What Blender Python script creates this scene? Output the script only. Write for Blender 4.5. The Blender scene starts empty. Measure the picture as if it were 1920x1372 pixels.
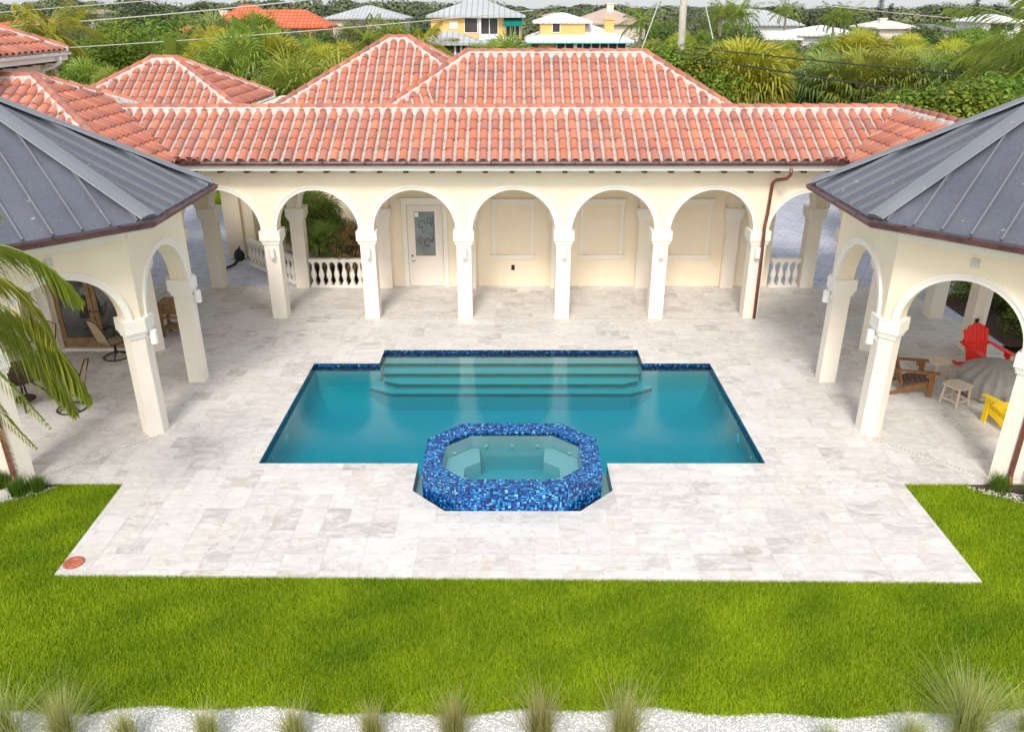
import bpy, bmesh, math, random
import numpy as np
from mathutils import Vector, Matrix
R=math.radians
rnd=random.Random(7)
S=bpy.context.scene
col=S.collection
# ------------------------------------------------------------------ helpers
def tag(o,label=None,cat=None,group=None,kind=None):
    if label: o['label']=label
    if cat: o['category']=cat
    if group: o['group']=group
    if kind: o['kind']=kind
    return o
def empty(name,loc=(0,0,0),rz=0,**k):
    o=bpy.data.objects.new(name,None); col.objects.link(o); o.location=loc; o.rotation_euler=(0,0,rz)
    o.empty_display_size=.1
    return tag(o,**k)
class MB:
    def __init__(s): s.v=[];s.f=[];s.c=[];s.m=[];s.M=Matrix.Identity(4);s.col=(1,1,1);s.mi=0
    def add(s,vs,fs,c=None):
        b=len(s.v); M=s.M
        s.v+= [tuple(M@Vector(p)) for p in vs]
        for f in fs:
            s.f.append(tuple(b+i for i in f)); s.c.append(c or s.col); s.m.append(s.mi)
    def quad(s,a,b,c,d,k=None): s.add([a,b,c,d],[(0,1,2,3)],k)
    def box(s,x0,y0,z0,x1,y1,z1,k=None):
        s.add([(x0,y0,z0),(x1,y0,z0),(x1,y1,z0),(x0,y1,z0),(x0,y0,z1),(x1,y0,z1),(x1,y1,z1),(x0,y1,z1)],
         [(0,3,2,1),(4,5,6,7),(0,1,5,4),(1,2,6,5),(2,3,7,6),(3,0,4,7)],k)
    def bar(s,a,b,w,h,up=(0,0,1),k=None):
        a=Vector(a);b=Vector(b);d=(b-a).normalized();u=Vector(up);sx=d.cross(u)
        if sx.length<1e-4: sx=d.cross(Vector((1,0,0)))
        sx.normalize();u=sx.cross(d).normalized();sx=sx*w/2;u=u*h/2
        vs=[a-sx-u,a+sx-u,a+sx+u,a-sx+u,b-sx-u,b+sx-u,b+sx+u,b-sx+u]
        s.add(vs,[(0,1,2,3),(7,6,5,4),(1,0,4,5),(2,1,5,6),(3,2,6,7),(0,3,7,4)],k)
    def prism(s,poly,z0,z1,k=None,top=True,bot=True):
        n=len(poly); vs=[(p[0],p[1],z0) for p in poly]+[(p[0],p[1],z1) for p in poly]
        fs=[(i,(i+1)%n,n+(i+1)%n,n+i) for i in range(n)]
        if bot: fs.append(tuple(range(n-1,-1,-1)))
        if top: fs.append(tuple(range(n,2*n)))
        s.add(vs,fs,k)
    def tube(s,path,r,n=8,k=None,caps=True):
        path=[Vector(p) for p in path]; rs=r if isinstance(r,(list,tuple)) else [r]*len(path)
        vs=[];fs=[];px=None
        for i,p in enumerate(path):
            d=(path[min(i+1,len(path)-1)]-path[max(i-1,0)]).normalized()
            if px is None:
                px=d.cross(Vector((0,0,1)))
                if px.length<.01: px=d.cross(Vector((0,1,0)))
            px=(px-d*px.dot(d)).normalized(); py=d.cross(px)
            for j in range(n):
                a=2*math.pi*j/n; vs.append(p+(px*math.cos(a)+py*math.sin(a))*rs[i])
        for i in range(len(path)-1):
            for j in range(n): fs.append((i*n+j,i*n+(j+1)%n,(i+1)*n+(j+1)%n,(i+1)*n+j))
        if caps: fs.append(tuple(range(n))[::-1]); fs.append(tuple((len(path)-1)*n+j for j in range(n)))
        s.add(vs,fs,k)
    def lathe(s,prof,c=(0,0,0),n=10,k=None,sq=False):
        vs=[];fs=[]
        for (r,z) in prof:
            for j in range(n):
                a=2*math.pi*(j+.5)/n; vs.append((c[0]+r*math.cos(a),c[1]+r*math.sin(a),c[2]+z))
        for i in range(len(prof)-1):
            for j in range(n): fs.append((i*n+j,i*n+(j+1)%n,(i+1)*n+(j+1)%n,(i+1)*n+j))
        fs.append(tuple(range(n))[::-1]); fs.append(tuple((len(prof)-1)*n+j for j in range(n)))
        s.add(vs,fs,k)
    def build(s,name,mats,parent=None,smooth=False,uv=False,local=False,origin=None,fix=True,**k):
        off=Vector((0,0,0))
        if parent is not None and not local:
            p=parent
            while p is not None: off=off+Vector(p.location); p=p.parent
        if origin is not None: off=Vector(origin)
        me=bpy.data.meshes.new(name)
        va=np.array(s.v,dtype=np.float32).reshape(-1,3)-np.array(off,dtype=np.float32)
        me.from_pydata(va.tolist(),[],s.f)
        if not isinstance(mats,(list,tuple)): mats=[mats]
        for m in mats: me.materials.append(m)
        me.polygons.foreach_set('material_index',s.m)
        if fix:
            bm=bmesh.new();bm.from_mesh(me);bmesh.ops.recalc_face_normals(bm,faces=bm.faces);bm.to_mesh(me);bm.free()
        at=me.color_attributes.new('Col','FLOAT_COLOR','CORNER')
        ln=np.array([len(f) for f in s.f]); ca=np.ones((len(s.f),4),dtype=np.float32); ca[:,:3]=np.array(s.c,dtype=np.float32).reshape(-1,3)
        at.data.foreach_set('color',np.repeat(ca,ln,axis=0).ravel())
        if uv:
            ul=me.uv_layers.new(name='UV')
            for p in me.polygons:
                n=p.normal
                u=Vector((0,0,1)).cross(n)
                if u.length<.05: u=Vector((1,0,0))
                u.normalize(); w=n.cross(u)
                for li in p.loop_indices:
                    q=me.vertices[me.loops[li].vertex_index].co+off
                    ul.data[li].uv=(q.dot(u)+7*n.x,q.dot(w)+3*n.y)
        if smooth: me.shade_smooth()
        me.update()
        o=bpy.data.objects.new(name,me); col.objects.link(o)
        if parent is not None: o.parent=parent
        if origin is not None: o.location=origin
        return tag(o,**k)
def kids(o): return list(o.children)
def copy_tree(o,loc=None,rz=None,sc=None,parent=None,label=None,group=None):
    c=o.copy(); col.objects.link(c)
    if parent is not None: c.parent=parent
    for ch in kids(o):
        if ch is not c: copy_tree(ch,parent=c)
    if loc is not None: c.location=loc
    if rz is not None: c.rotation_euler=(0,0,rz)
    if sc is not None: c.scale=(sc,sc,sc)
    if label: c['label']=label
    if group: c['group']=group
    return c
# ------------------------------------------------------------------ materials
class NT:
    def __init__(s,name):
        s.m=bpy.data.materials.new(name); s.m.use_nodes=True; s.t=s.m.node_tree; s.t.nodes.clear()
        s.out=s.n('ShaderNodeOutputMaterial')
    def n(s,ty,**k):
        x=s.t.nodes.new(ty)
        for a,b in k.items():
            setattr(x,a,b)
        return x
    def l(s,a,b): s.t.links.new(a,b)
    def put(s,inp,v):
        if isinstance(v,bpy.types.NodeSocket): s.l(v,inp)
        elif isinstance(v,(tuple,list)) and len(v)==3 and inp.type=='RGBA': inp.default_value=(*v,1)
        else: inp.default_value=v
    def co(s,kind='Object'): return s.n('ShaderNodeTexCoord').outputs[kind]
    def map(s,v,scale=(1,1,1),loc=(0,0,0),rot=(0,0,0)):
        x=s.n('ShaderNodeMapping'); s.l(v,x.inputs[0]); x.inputs['Scale'].default_value=scale; x.inputs['Location'].default_value=loc; x.inputs['Rotation'].default_value=rot
        return x.outputs[0]
    def noise(s,v,scale=5,detail=4,rough=.55,dist=0):
        x=s.n('ShaderNodeTexNoise'); s.l(v,x.inputs['Vector']); x.inputs['Scale'].default_value=scale; x.inputs['Detail'].default_value=detail
        x.inputs['Roughness'].default_value=rough; x.inputs['Distortion'].default_value=dist
        return x.outputs['Fac']
    def ramp(s,f,stops):
        x=s.n('ShaderNodeValToRGB'); s.l(f,x.inputs[0]); e=x.color_ramp.elements
        while len(e)<len(stops): e.new(.5)
        for i,(p,c) in enumerate(stops):
            e[i].position=p; e[i].color=(*c,1) if isinstance(c,(tuple,list)) else (c,c,c,1)
        return x.outputs[0]
    def mix(s,f,a,b,mode='MIX'):
        x=s.n('ShaderNodeMix',data_type='RGBA',blend_type=mode); s.put(x.inputs[0],f); s.put(x.inputs[6],a); s.put(x.inputs[7],b)
        return x.outputs[2]
    def math(s,op,a,b=0.0,clamp=False):
        x=s.n('ShaderNodeMath',operation=op,use_clamp=clamp); s.put(x.inputs[0],a); s.put(x.inputs[1],b); return x.outputs[0]
    def vmath(s,op,a,b):
        x=s.n('ShaderNodeVectorMath',operation=op); s.put(x.inputs[0],a)
        if isinstance(b,bpy.types.NodeSocket): s.l(b,x.inputs[1])
        else: x.inputs[1].default_value=b
        return x.outputs[0]
    def attr(s,n='Col'):
        x=s.n('ShaderNodeAttribute'); x.attribute_name=n; return x
    def sep(s,c):
        x=s.n('ShaderNodeSeparateColor'); s.l(c,x.inputs[0]); return x.outputs
    def bump(s,h,strength=.3,dist=.01,normal=None):
        x=s.n('ShaderNodeBump'); s.l(h,x.inputs['Height']); x.inputs['Strength'].default_value=strength; x.inputs['Distance'].default_value=dist
        return x.outputs[0]
    def bsdf(s,c,rough=.7,metal=0,normal=None,spec=.5,coat=0):
        x=s.n('ShaderNodeBsdfPrincipled'); s.put(x.inputs['Base Color'],c); s.put(x.inputs['Roughness'],rough); s.put(x.inputs['Metallic'],metal)
        x.inputs['Specular IOR Level'].default_value=spec
        if coat: x.inputs['Coat Weight'].default_value=coat
        if normal is not None: s.l(normal,x.inputs['Normal'])
        return x.outputs[0]
    def done(s,sh): s.l(sh,s.out.inputs[0]); return s.m
def simple(name,c,rough=.7,metal=0,var=.12,scale=6,bump=.15,spec=.4,bs=60):
    t=NT(name); o=t.co()
    f=t.noise(o,scale,5); k=t.ramp(f,[(.3,tuple(x*(1-var) for x in c)),(.7,tuple(min(1,x*(1+var)) for x in c))])
    g=t.noise(o,bs,3)
    return t.done(t.bsdf(k,rough,metal,t.bump(g,bump,.004) if bump else None,spec))
M={}
def stained(name,c,bs):
    t=NT(name); o=t.co(); f=t.noise(o,1.2,5); k=t.ramp(f,[(.3,tuple(x*.965 for x in c)),(.7,tuple(min(1,x*1.03) for x in c))])
    st=t.noise(t.map(o,(2.2,2.2,.7)),1.3,6,.65,.5); k=t.mix(t.ramp(st,[(.5,0.),(.78,.16)]),k,tuple(x*.80 for x in (c[0],c[1]*.98,c[2]*.93)))
    return t.done(t.bsdf(k,.85,0,t.bump(t.noise(o,bs,4),.35,.005),.2))
M['stucco']=simple('stucco',(.86,.765,.625),.85,var=.035,scale=1.2,bump=.3,spec=.2,bs=90)
M['trim']=simple('trim',(.86,.83,.76),.75,var=.02,scale=2,bump=.1,spec=.25)
M['stucco']=stained('stucco',(.89,.785,.615),70)
M['column']=simple('column_paint',(.86,.79,.69),.8,var=.025,scale=2,bump=.2,spec=.2,bs=90)
M['white']=simple('white_paint',(.86,.86,.85),.45,var=.02,bump=0)
M['doorpaint']=simple('door_paint',(.82,.76,.69),.5,var=.02,bump=0)
M['ceiling']=simple('ceiling',(.8,.76,.68),.8,var=.03)
M['brown']=simple('rafter_brown',(.09,.055,.035),.6)
M['copper']=simple('copper',(.24,.09,.065),.42,.45,var=.3,scale=5,bump=.1)
M['gutter']=simple('gutter_copper',(.15,.075,.075),.42,.5,var=.35,scale=4,bump=.15)
M['bronze']=simple('bronze',(.05,.035,.028),.45,.6,var=.3)
M['black']=simple('black',(.015,.015,.016),.5)
M['wood']=simple('wood_stain',(.30,.18,.085),.6,var=.3,scale=9)
M['edge']=simple('riser_shade_grey',(.30,.31,.29),.6)  # dark grey that paints the shade on the pool step risers
M['redp']=simple('red_plastic',(.86,.03,.012),.45,var=.05,bump=.05)
M['yellowp']=simple('yellow_plastic',(.90,.62,.005),.45,var=.04,bump=.05)
M['brownp']=simple('brown_plastic',(.24,.11,.035),.55,var=.15)
M['seatbrown']=simple('seat_slats',(.16,.10,.085),.6,var=.15)
M['sand']=simple('sand_plastic',(.66,.55,.43),.6,var=.06)
M['cover']=simple('cover_cloth',(.33,.315,.30),.85,var=.1,scale=8,bump=.3)
M['mesh']=simple('sling_mesh',(.46,.36,.22),.8,var=.1,scale=20)
M['mulch']=simple('mulch',(.075,.05,.04),.95,var=.6,scale=25,bump=1)
M['slab']=simple('slab',(.62,.60,.55),.8)
M['rock']=simple('river_stone',(.26,.26,.26),.8)
M['concrete']=simple('pole_concrete',(.50,.47,.41),.85,var=.2,scale=3)
M['bark']=simple('palm_bark',(.23,.19,.15),.95,var=.35,scale=7,bump=.8,bs=25)
M['skirt']=simple('dead_fronds',(.36,.23,.12),.9,var=.35,scale=3)
M['wire']=simple('wire_black',(.03,.03,.03),.6)
M['wirel']=simple('wire_grey',(.55,.54,.52),.5)
M['greenfab']=simple('green_awning',(.0,.17,.13),.8)
M['teal']=simple('teal_edge',(.1,.5,.52),.6)
M['screen']=simple('screen',(.05,.045,.045),.5,var=.3,scale=1)
M['yellow']=simple('yellow_wall',(.80,.52,.19),.85,var=.05,scale=.5)
M['pinkwall']=simple('pale_wall',(.78,.70,.60),.85,var=.05,scale=.5)
M['lid']=None
def roofm(name,c,scale=(1,1,1),rough=.6,lines=0):
    t=NT(name); o=t.co(); n=t.noise(o,.5,3)
    k=t.ramp(n,[(.3,tuple(x*.9 for x in c)),(.7,tuple(min(.95,x*1.08) for x in c))])
    if lines:
        w=t.n('ShaderNodeTexWave'); w.wave_type='BANDS'; w.bands_direction='X'; t.l(o,w.inputs[0]); w.inputs['Scale'].default_value=lines
        k=t.mix(t.ramp(w.outputs['Fac'],[(0,.0),(.12,.0),(.2,1.)]),tuple(x*.7 for x in c),k)
    return t.done(t.bsdf(k,rough))
M['roof_grey']=roofm('grey_metal_roof',(.46,.48,.50),lines=.55)
M['roof_white']=roofm('white_metal_roof',(.86,.87,.88),lines=.55)
M['roof_tan']=roofm('tan_roof',(.50,.38,.31))
M['roof_dark']=roofm('dark_roof',(.2,.21,.23))
M['roof_cream']=roofm('cream_roof',(.7,.66,.6))
def m_orange():
    t=NT('orange_tile_roof'); o=t.co(); 
    b=t.n('ShaderNodeTexBrick'); t.l(t.map(o,(1,1,1)),b.inputs[0]); b.inputs['Scale'].default_value=1
    b.inputs['Color1'].default_value=(.66,.13,.055,1); b.inputs['Color2'].default_value=(.75,.19,.09,1); b.inputs['Mortar'].default_value=(.42,.07,.03,1)
    b.inputs['Brick Width'].default_value=.5; b.inputs['Row Height'].default_value=.6; b.inputs['Mortar Size'].default_value=.06; b.offset=0
    return t.done(t.bsdf(b.outputs[0],.7))
M['roof_orange']=m_orange()
# travertine: the tint of each slab is its own, veins shifted per slab
def m_trav():
    t=NT('travertine'); o=t.co(); a=t.attr(); r,g,b=t.sep(a.outputs['Color'])[:3]
    off=t.vmath('SCALE',a.outputs['Color'],(0,0,0)); off.node.inputs['Scale'].default_value=37
    p=t.vmath('ADD',o,off)
    p1=t.map(p,(1.,1.9,1.)); v=t.noise(p1,2.2,9,.66,1.3)
    v2=t.noise(t.map(p,(1.1,1.9,1),rot=(0,0,.3)),2.6,9,.68,1.6)
    base=t.ramp(r,[(0,(.625,.59,.56)),(.35,(.685,.67,.66)),(.6,(.57,.54,.525)),(.8,(.645,.625,.61)),(1,(.48,.45,.435))])
    c=t.mix(t.ramp(v,[(.42,0.),(.62,.75)]),base,(.77,.752,.73))
    c=t.mix(t.ramp(v2,[(.54,0.),(.72,.55)]),c,(.36,.295,.26))
    c=t.mix(t.ramp(t.noise(p,2.3,5,.6,1),[(.62,0.),(.74,.55)]),c,(.64,.44,.25))
    dark=t.ramp(t.noise(p,55,2,.5),[(.66,0.),(.74,.5)])
    c=t.mix(dark,c,(.3,.25,.21))
    c=t.mix(t.ramp(t.noise(o,.7,4,.6),[(.35,.0),(.7,.25)]),c,t.mix(.5,c,(.5,.42,.37),'MULTIPLY'))
    return t.done(t.bsdf(c,t.ramp(v,[(.3,.62),(.7,.45)]),0,t.bump(v2,.15,.004),.35))
M['trav']=m_trav()
M['grout']=simple('grout',(.60,.57,.54),.9)
def m_tile():
    t=NT('barrel_tile'); o=t.co(); a=t.attr().outputs['Color']
    n=t.noise(o,3.2,6,.6,.4)
    c=t.mix(t.ramp(n,[(.46,0.),(.68,.62)]),a,(.34,.19,.18))
    c=t.mix(t.ramp(t.noise(o,26,4,.7),[(.62,0.),(.75,.5)]),c,(.66,.45,.36))
    c=t.mix(t.ramp(t.noise(o,.9,6,.65,.6),[(.5,0.),(.72,.5)]),c,(.20,.11,.09))
    return t.done(t.bsdf(c,.75,0,t.bump(t.noise(o,50,3),.35,.006),.3))
M['tile']=m_tile()
def m_mortar():
    t=NT('mortar'); o=t.co(); n=t.noise(o,9,6,.65)
    c=t.ramp(n,[(.3,(.34,.31,.28)),(.48,(.46,.43,.395)),(.7,(.56,.53,.49))])
    c=t.mix(t.ramp(t.noise(o,14,3,.6,1),[(.64,0.),(.7,.9)]),c,(.16,.07,.05))
    return t.done(t.bsdf(c,.9,0,t.bump(n,.9,.03),.2))
M['mortar']=m_mortar()
def m_band():
    t=NT('ridge_mortar'); o=t.co(); n=t.noise(o,11,6,.65)
    c=t.ramp(n,[(.3,(.46,.43,.40)),(.6,(.62,.59,.555))])
    return t.done(t.bsdf(c,.9,0,t.bump(n,.9,.03),.2))
M['band']=m_band()
def m_zinc(name='weathered_metal',q=1.0):
    t=NT(name); o=t.co(); n=t.noise(o,.9,5,.5,.3); f=t.noise(o,45,4,.75)
    c=t.ramp(n,[(.3,(.108,.115,.15)),(.55,(.138,.148,.188)),(.75,(.17,.185,.225))])
    c=t.mix(t.ramp(f,[(.5,0.),(.72,.5)]),c,(.34,.36,.37))
    c=t.mix(t.ramp(t.noise(o,6,3,.6),[(.69,0.),(.75,.8)]),c,(.50,.56,.54))
    c=t.mix(t.ramp(t.noise(o,1.1,3,.6),[(.55,0.),(.75,.18)]),c,(.20,.13,.14))
    if q>1: c=t.mix(.42,c,(.36,.38,.39))
    return t.done(t.bsdf(c,t.ramp(n,[(.3,.38),(.7,.6)]),.35,t.bump(t.noise(o,3,3),.15,.02),.5))
M['zinc']=m_zinc(); M['zincl']=m_zinc('weathered_metal_trim',1.5)
def m_mosaic(name='glass_mosaic',dk=1.0):
    t=NT(name); uv=t.co('UV')
    def layer(sx,sy,seed):
        s=t.map(uv,(1/sx,1/sy,1),(seed,seed*1.7,0))
        fl=t.vmath('FLOOR',s,(0,0,0)); w=t.n('ShaderNodeTexWhiteNoise',noise_dimensions='2D'); t.l(fl,w.inputs['Vector'])
        fr=t.vmath('FRACTION',s,(0,0,0)); x=t.n('ShaderNodeSeparateXYZ'); t.l(fr,x.inputs[0])
        ed=t.math('MINIMUM',t.math('MINIMUM',x.outputs[0],t.math('SUBTRACT',1.,x.outputs[0])),t.math('MINIMUM',x.outputs[1],t.math('SUBTRACT',1.,x.outputs[1])))
        return w.outputs['Value'],ed
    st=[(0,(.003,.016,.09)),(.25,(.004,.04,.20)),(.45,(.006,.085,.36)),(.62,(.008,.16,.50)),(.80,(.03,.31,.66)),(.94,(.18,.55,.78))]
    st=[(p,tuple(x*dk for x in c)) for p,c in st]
    a,ea=layer(.052,.026,3.3); b,eb=layer(.026,.052,9.1)
    k,_=layer(.104,.104,5.5); sel=t.math('GREATER_THAN',k,.5)
    def mixf(f,p,q):
        x=t.n('ShaderNodeMix',data_type='FLOAT'); t.l(f,x.inputs[0]); t.l(p,x.inputs[2]); t.l(q,x.inputs[3]); return x.outputs[0]
    v=mixf(sel,a,b); e=mixf(sel,ea,eb)
    r=t.ramp(v,st); r.node.color_ramp.interpolation='CONSTANT'
    c=t.mix(t.ramp(e,[(.03,1.),(.06,0.)]),r,(.02,.05,.14))
    return t.done(t.bsdf(c,.16,0,None,.35))
M['column']=stained('column_paint',(.875,.81,.71),80)
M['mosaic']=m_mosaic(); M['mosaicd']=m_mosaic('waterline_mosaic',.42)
def m_plaster():
    t=NT('pool_plaster'); o=t.co(); n=t.noise(o,90,3,.7)
    return t.done(t.bsdf(t.ramp(n,[(.3,(.62,.635,.61)),(.7,(.76,.775,.745))]),.7))
M['plaster']=m_plaster()
def m_spaplaster():
    t=NT('spa_plaster'); o=t.co(); n=t.noise(o,90,3,.7)
    return t.done(t.bsdf(t.ramp(n,[(.3,(.62,.66,.68)),(.7,(.76,.79,.80))]),.7))
M['spaplaster']=m_spaplaster()
def m_water(name,col_,dens,bs=.35,sc=None,sd=0):
    t=NT(name); o=t.co(); h=t.noise(t.map(o,(1,1.5,1)),4.2,4,.55,.6); h2=t.noise(t.map(o,(1,1.3,1)),26,4,.6,.4)
    hh=t.math('ADD',h,t.math('MULTIPLY',h2,.22))
    nb=t.bump(hh,bs,.018)
    fr=t.n('ShaderNodeFresnel'); fr.inputs[0].default_value=1.45; t.l(nb,fr.inputs['Normal'])
    gl=t.n('ShaderNodeBsdfGlossy'); gl.inputs['Roughness'].default_value=.03; t.l(nb,gl.inputs['Normal'])
    tr=t.n('ShaderNodeBsdfTransparent')
    mx=t.n('ShaderNodeMixShader'); t.l(fr.outputs[0],mx.inputs[0]); t.l(tr.outputs[0],mx.inputs[1]); t.l(gl.outputs[0],mx.inputs[2])
    va=t.n('ShaderNodeVolumeAbsorption'); va.inputs[0].default_value=(*col_,1); va.inputs[1].default_value=dens
    vo=va.outputs[0]
    if sc:
        vs=t.n('ShaderNodeVolumeScatter'); vs.inputs['Color'].default_value=(*sc,1); vs.inputs['Density'].default_value=sd
        ad=t.n('ShaderNodeAddShader'); t.l(vo,ad.inputs[0]); t.l(vs.outputs[0],ad.inputs[1]); vo=ad.outputs[0]
    t.l(vo,t.out.inputs[1]); return t.done(mx.outputs[0])
M['water']=m_water('pool_water',(.12,.932,.980),2.0,.15)
M['spawater']=m_water('spa_water',(.2,.95,.988),1.2,.16)
def m_glass(name,c,rough=.05):
    t=NT(name); o=t.co(); return t.done(t.bsdf(t.ramp(t.noise(o,2,3,.6,1.5),[(.35,tuple(x*.5 for x in c)),(.7,c)]),rough,0,None,.9))
M['glass']=m_glass('door_glass',(.07,.075,.08))
M['frost']=m_glass('etched_glass',(.22,.25,.26),.1)
M['etch']=simple('etched_mark',(.09,.12,.17),.4,bump=0)
def m_drive():
    t=NT('blue_pavers'); o=t.co(); 
    wv=t.vmath('ADD',t.map(o,(1,1,1),rot=(0,0,.5)),t.vmath('MULTIPLY',t.n('ShaderNodeTexNoise').outputs['Color'],(.25,.25,0)))
    b=t.n('ShaderNodeTexBrick'); t.l(wv,b.inputs[0]); b.inputs['Scale'].default_value=1
    b.inputs['Color1'].default_value=(.38,.41,.53,1); b.inputs['Color2'].default_value=(.52,.54,.65,1); b.inputs['Mortar'].default_value=(.7,.7,.75,1)
    b.inputs['Brick Width'].default_value=.42; b.inputs['Row Height'].default_value=.24; b.inputs['Mortar Size'].default_value=.012
    n=t.noise(o,3,5,.7); c=t.mix(t.ramp(n,[(.4,0.),(.7,.5)]),b.outputs[0],(.66,.68,.76))
    return t.done(t.bsdf(c,.6))
M['drive']=m_drive()
def m_ground(name,a,b,sc=.4,c3=None):
    t=NT(name); o=t.co(); n=t.noise(o,sc,8,.65); n2=t.noise(o,sc*22,4,.7)
    c=t.mix(t.ramp(n,[(.35,0.),(.65,1.)]),a,b); c=t.mix(t.ramp(n2,[(.3,.0),(.8,.6)]),c,tuple(x*.35 for x in a))
    return t.done(t.bsdf(c,.95,0,t.bump(n2,.8,.03),.1))
M['soil']=m_ground('ground_cover',(.065,.085,.02),(.11,.10,.045))
M['turf']=m_ground('turf_soil',(.12,.20,.012),(.17,.24,.016),.5)
M['gravelbase']=m_ground('gravel_base',(.74,.73,.71),(.80,.79,.78),4)
M['pebble']=simple('white_pebble',(.82,.81,.79),.7,var=.08,scale=40,bump=0)
def leafm(name,dark,light,trans=.35,rough=.5,objv=.25):
    t=NT(name); a=t.sep(t.attr().outputs['Color']); c=t.mix(a[0],dark,light)
    oi=t.n('ShaderNodeObjectInfo')
    h=t.n('ShaderNodeHueSaturation'); t.l(c,h.inputs['Color'])
    t.l(t.math('ADD',.5,t.math('MULTIPLY',t.math('SUBTRACT',oi.outputs['Random'],.5),.05)),h.inputs['Hue'])
    t.l(t.math('ADD',1-objv/2,t.math('MULTIPLY',oi.outputs['Random'],objv)),h.inputs['Value'])
    p=t.n('ShaderNodeBsdfPrincipled'); t.l(h.outputs[0],p.inputs['Base Color']); p.inputs['Roughness'].default_value=rough; p.inputs['Specular IOR Level'].default_value=.3
    tl=t.n('ShaderNodeBsdfTranslucent'); t.l(h.outputs[0],tl.inputs[0])
    mx=t.n('ShaderNodeMixShader'); mx.inputs[0].default_value=trans; t.l(p.outputs[0],mx.inputs[1]); t.l(tl.outputs[0],mx.inputs[2])
    return t.done(mx.outputs[0])
M['fan']=leafm('fan_leaf',(.045,.085,.008),(.40,.47,.075),.25)
M['fany']=leafm('fan_leaf_yellow',(.11,.12,.008),(.62,.60,.07),.25)
M['fanb']=leafm('fan_leaf_bluish',(.045,.09,.018),(.38,.45,.14),.25)
M['fany2']=leafm('lady_palm_leaf',(.12,.22,.04),(.42,.55,.14),.4)
M['coco']=leafm('coconut_leaf',(.09,.16,.012),(.38,.44,.06))
M['cocodry']=leafm('dry_frond',(.30,.22,.10),(.48,.36,.18))
M['broad']=leafm('broad_leaf',(.045,.085,.018),(.18,.25,.05))
M['bright']=leafm('bright_leaf',(.07,.16,.012),(.32,.44,.06))
M['grape']=leafm('sea_grape_leaf',(.06,.14,.012),(.35,.42,.04))
M['pine']=leafm('pine_leaf',(.035,.055,.022),(.11,.15,.06))
M['farm']=leafm('far_leaf',(.06,.085,.04),(.22,.24,.11),.2)
M['banana']=leafm('banana_leaf',(.08,.16,.012),(.22,.34,.05))
M['lawn']=leafm('lawn_blade',(.125,.24,.004),(.48,.575,.012),.36)
M['muhly']=leafm('ornamental_grass',(.22,.25,.05),(.68,.64,.28),.4)
M['liri']=leafm('liriope',(.05,.14,.01),(.2,.3,.03),.3)
M['bougain']=leafm('flower',(.62,.16,.10),(.75,.30,.20),.3)
# ------------------------------------------------------------------ setting
def struct(mb,name,m,**k): return mb.build(name,m,kind='structure',**k)
# ground with an opening where the terrace stands
gb=MB(); X=2500
x0,x1,y0,y1=-9.5,9.5,8.6,19
for a in [(-X,-200,X,y0),(-X,y1,X,3000),(-X,y0,x0,y1),(x1,y0,X,y1)]:
    gb.quad((a[0],a[1],-.16),(a[2],a[1],-.16),(a[2],a[3],-.16),(a[0],a[3],-.16))
struct(gb,'ground',M['soil'])
POOL=[(-3.15,18.22),(3.1,18.22),(3.1,17.4),(4.7,17.4),(4.7,12.8),(1.76,12.8),(1.76,11.88),(1.15,11.26),(-1.13,11.26),(-1.74,11.88),(-1.74,12.8),(-4.7,12.8),(-4.7,17.4),(-3.15,17.4)]
DECK=[(-6.82,9.62),(6.92,9.45),(6.95,12.12),(11.6,12.12),(13.4,13.9),(13.4,16.7),(12.25,18.0),(11.9,20.8),(11.75,23.2),
      (-13.4,23.2),(-13.4,13.9),(-11.6,12.12),(-6.90,12.12)]
def inside(p,poly):
    x,y=p;c=False;n=len(poly)
    for i in range(n):
        a=poly[i];b=poly[(i+1)%n]
        if (a[1]>y)!=(b[1]>y) and x<(b[0]-a[0])*(y-a[1])/(b[1]-a[1])+a[0]: c=not c
    return c
def bm_cut(bm,polys,keep):
    for poly in polys:
        n=len(poly)
        for i in range(n):
            a=Vector((*poly[i],0));b=Vector((*poly[(i+1)%n],0)); d=(b-a); L=d.length; d=d/L; no=Vector((d.y,-d.x,0))
            gs=[f for f in bm.faces if min(abs((v.co.xy-a.xy).length) for v in f.verts)<L+1.2 and min((v.co.xy-b.xy).length for v in f.verts)<L+1.2]
            es=set();vs=set()
            for f in gs: es.update(f.edges);vs.update(f.verts)
            bmesh.ops.bisect_plane(bm,geom=gs+list(es)+list(vs),dist=1e-5,plane_co=a,plane_no=no)
    rm=[f for f in bm.faces if not keep(f.calc_center_median().xy)]
    bmesh.ops.delete(bm,geom=rm,context='FACES')
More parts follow.
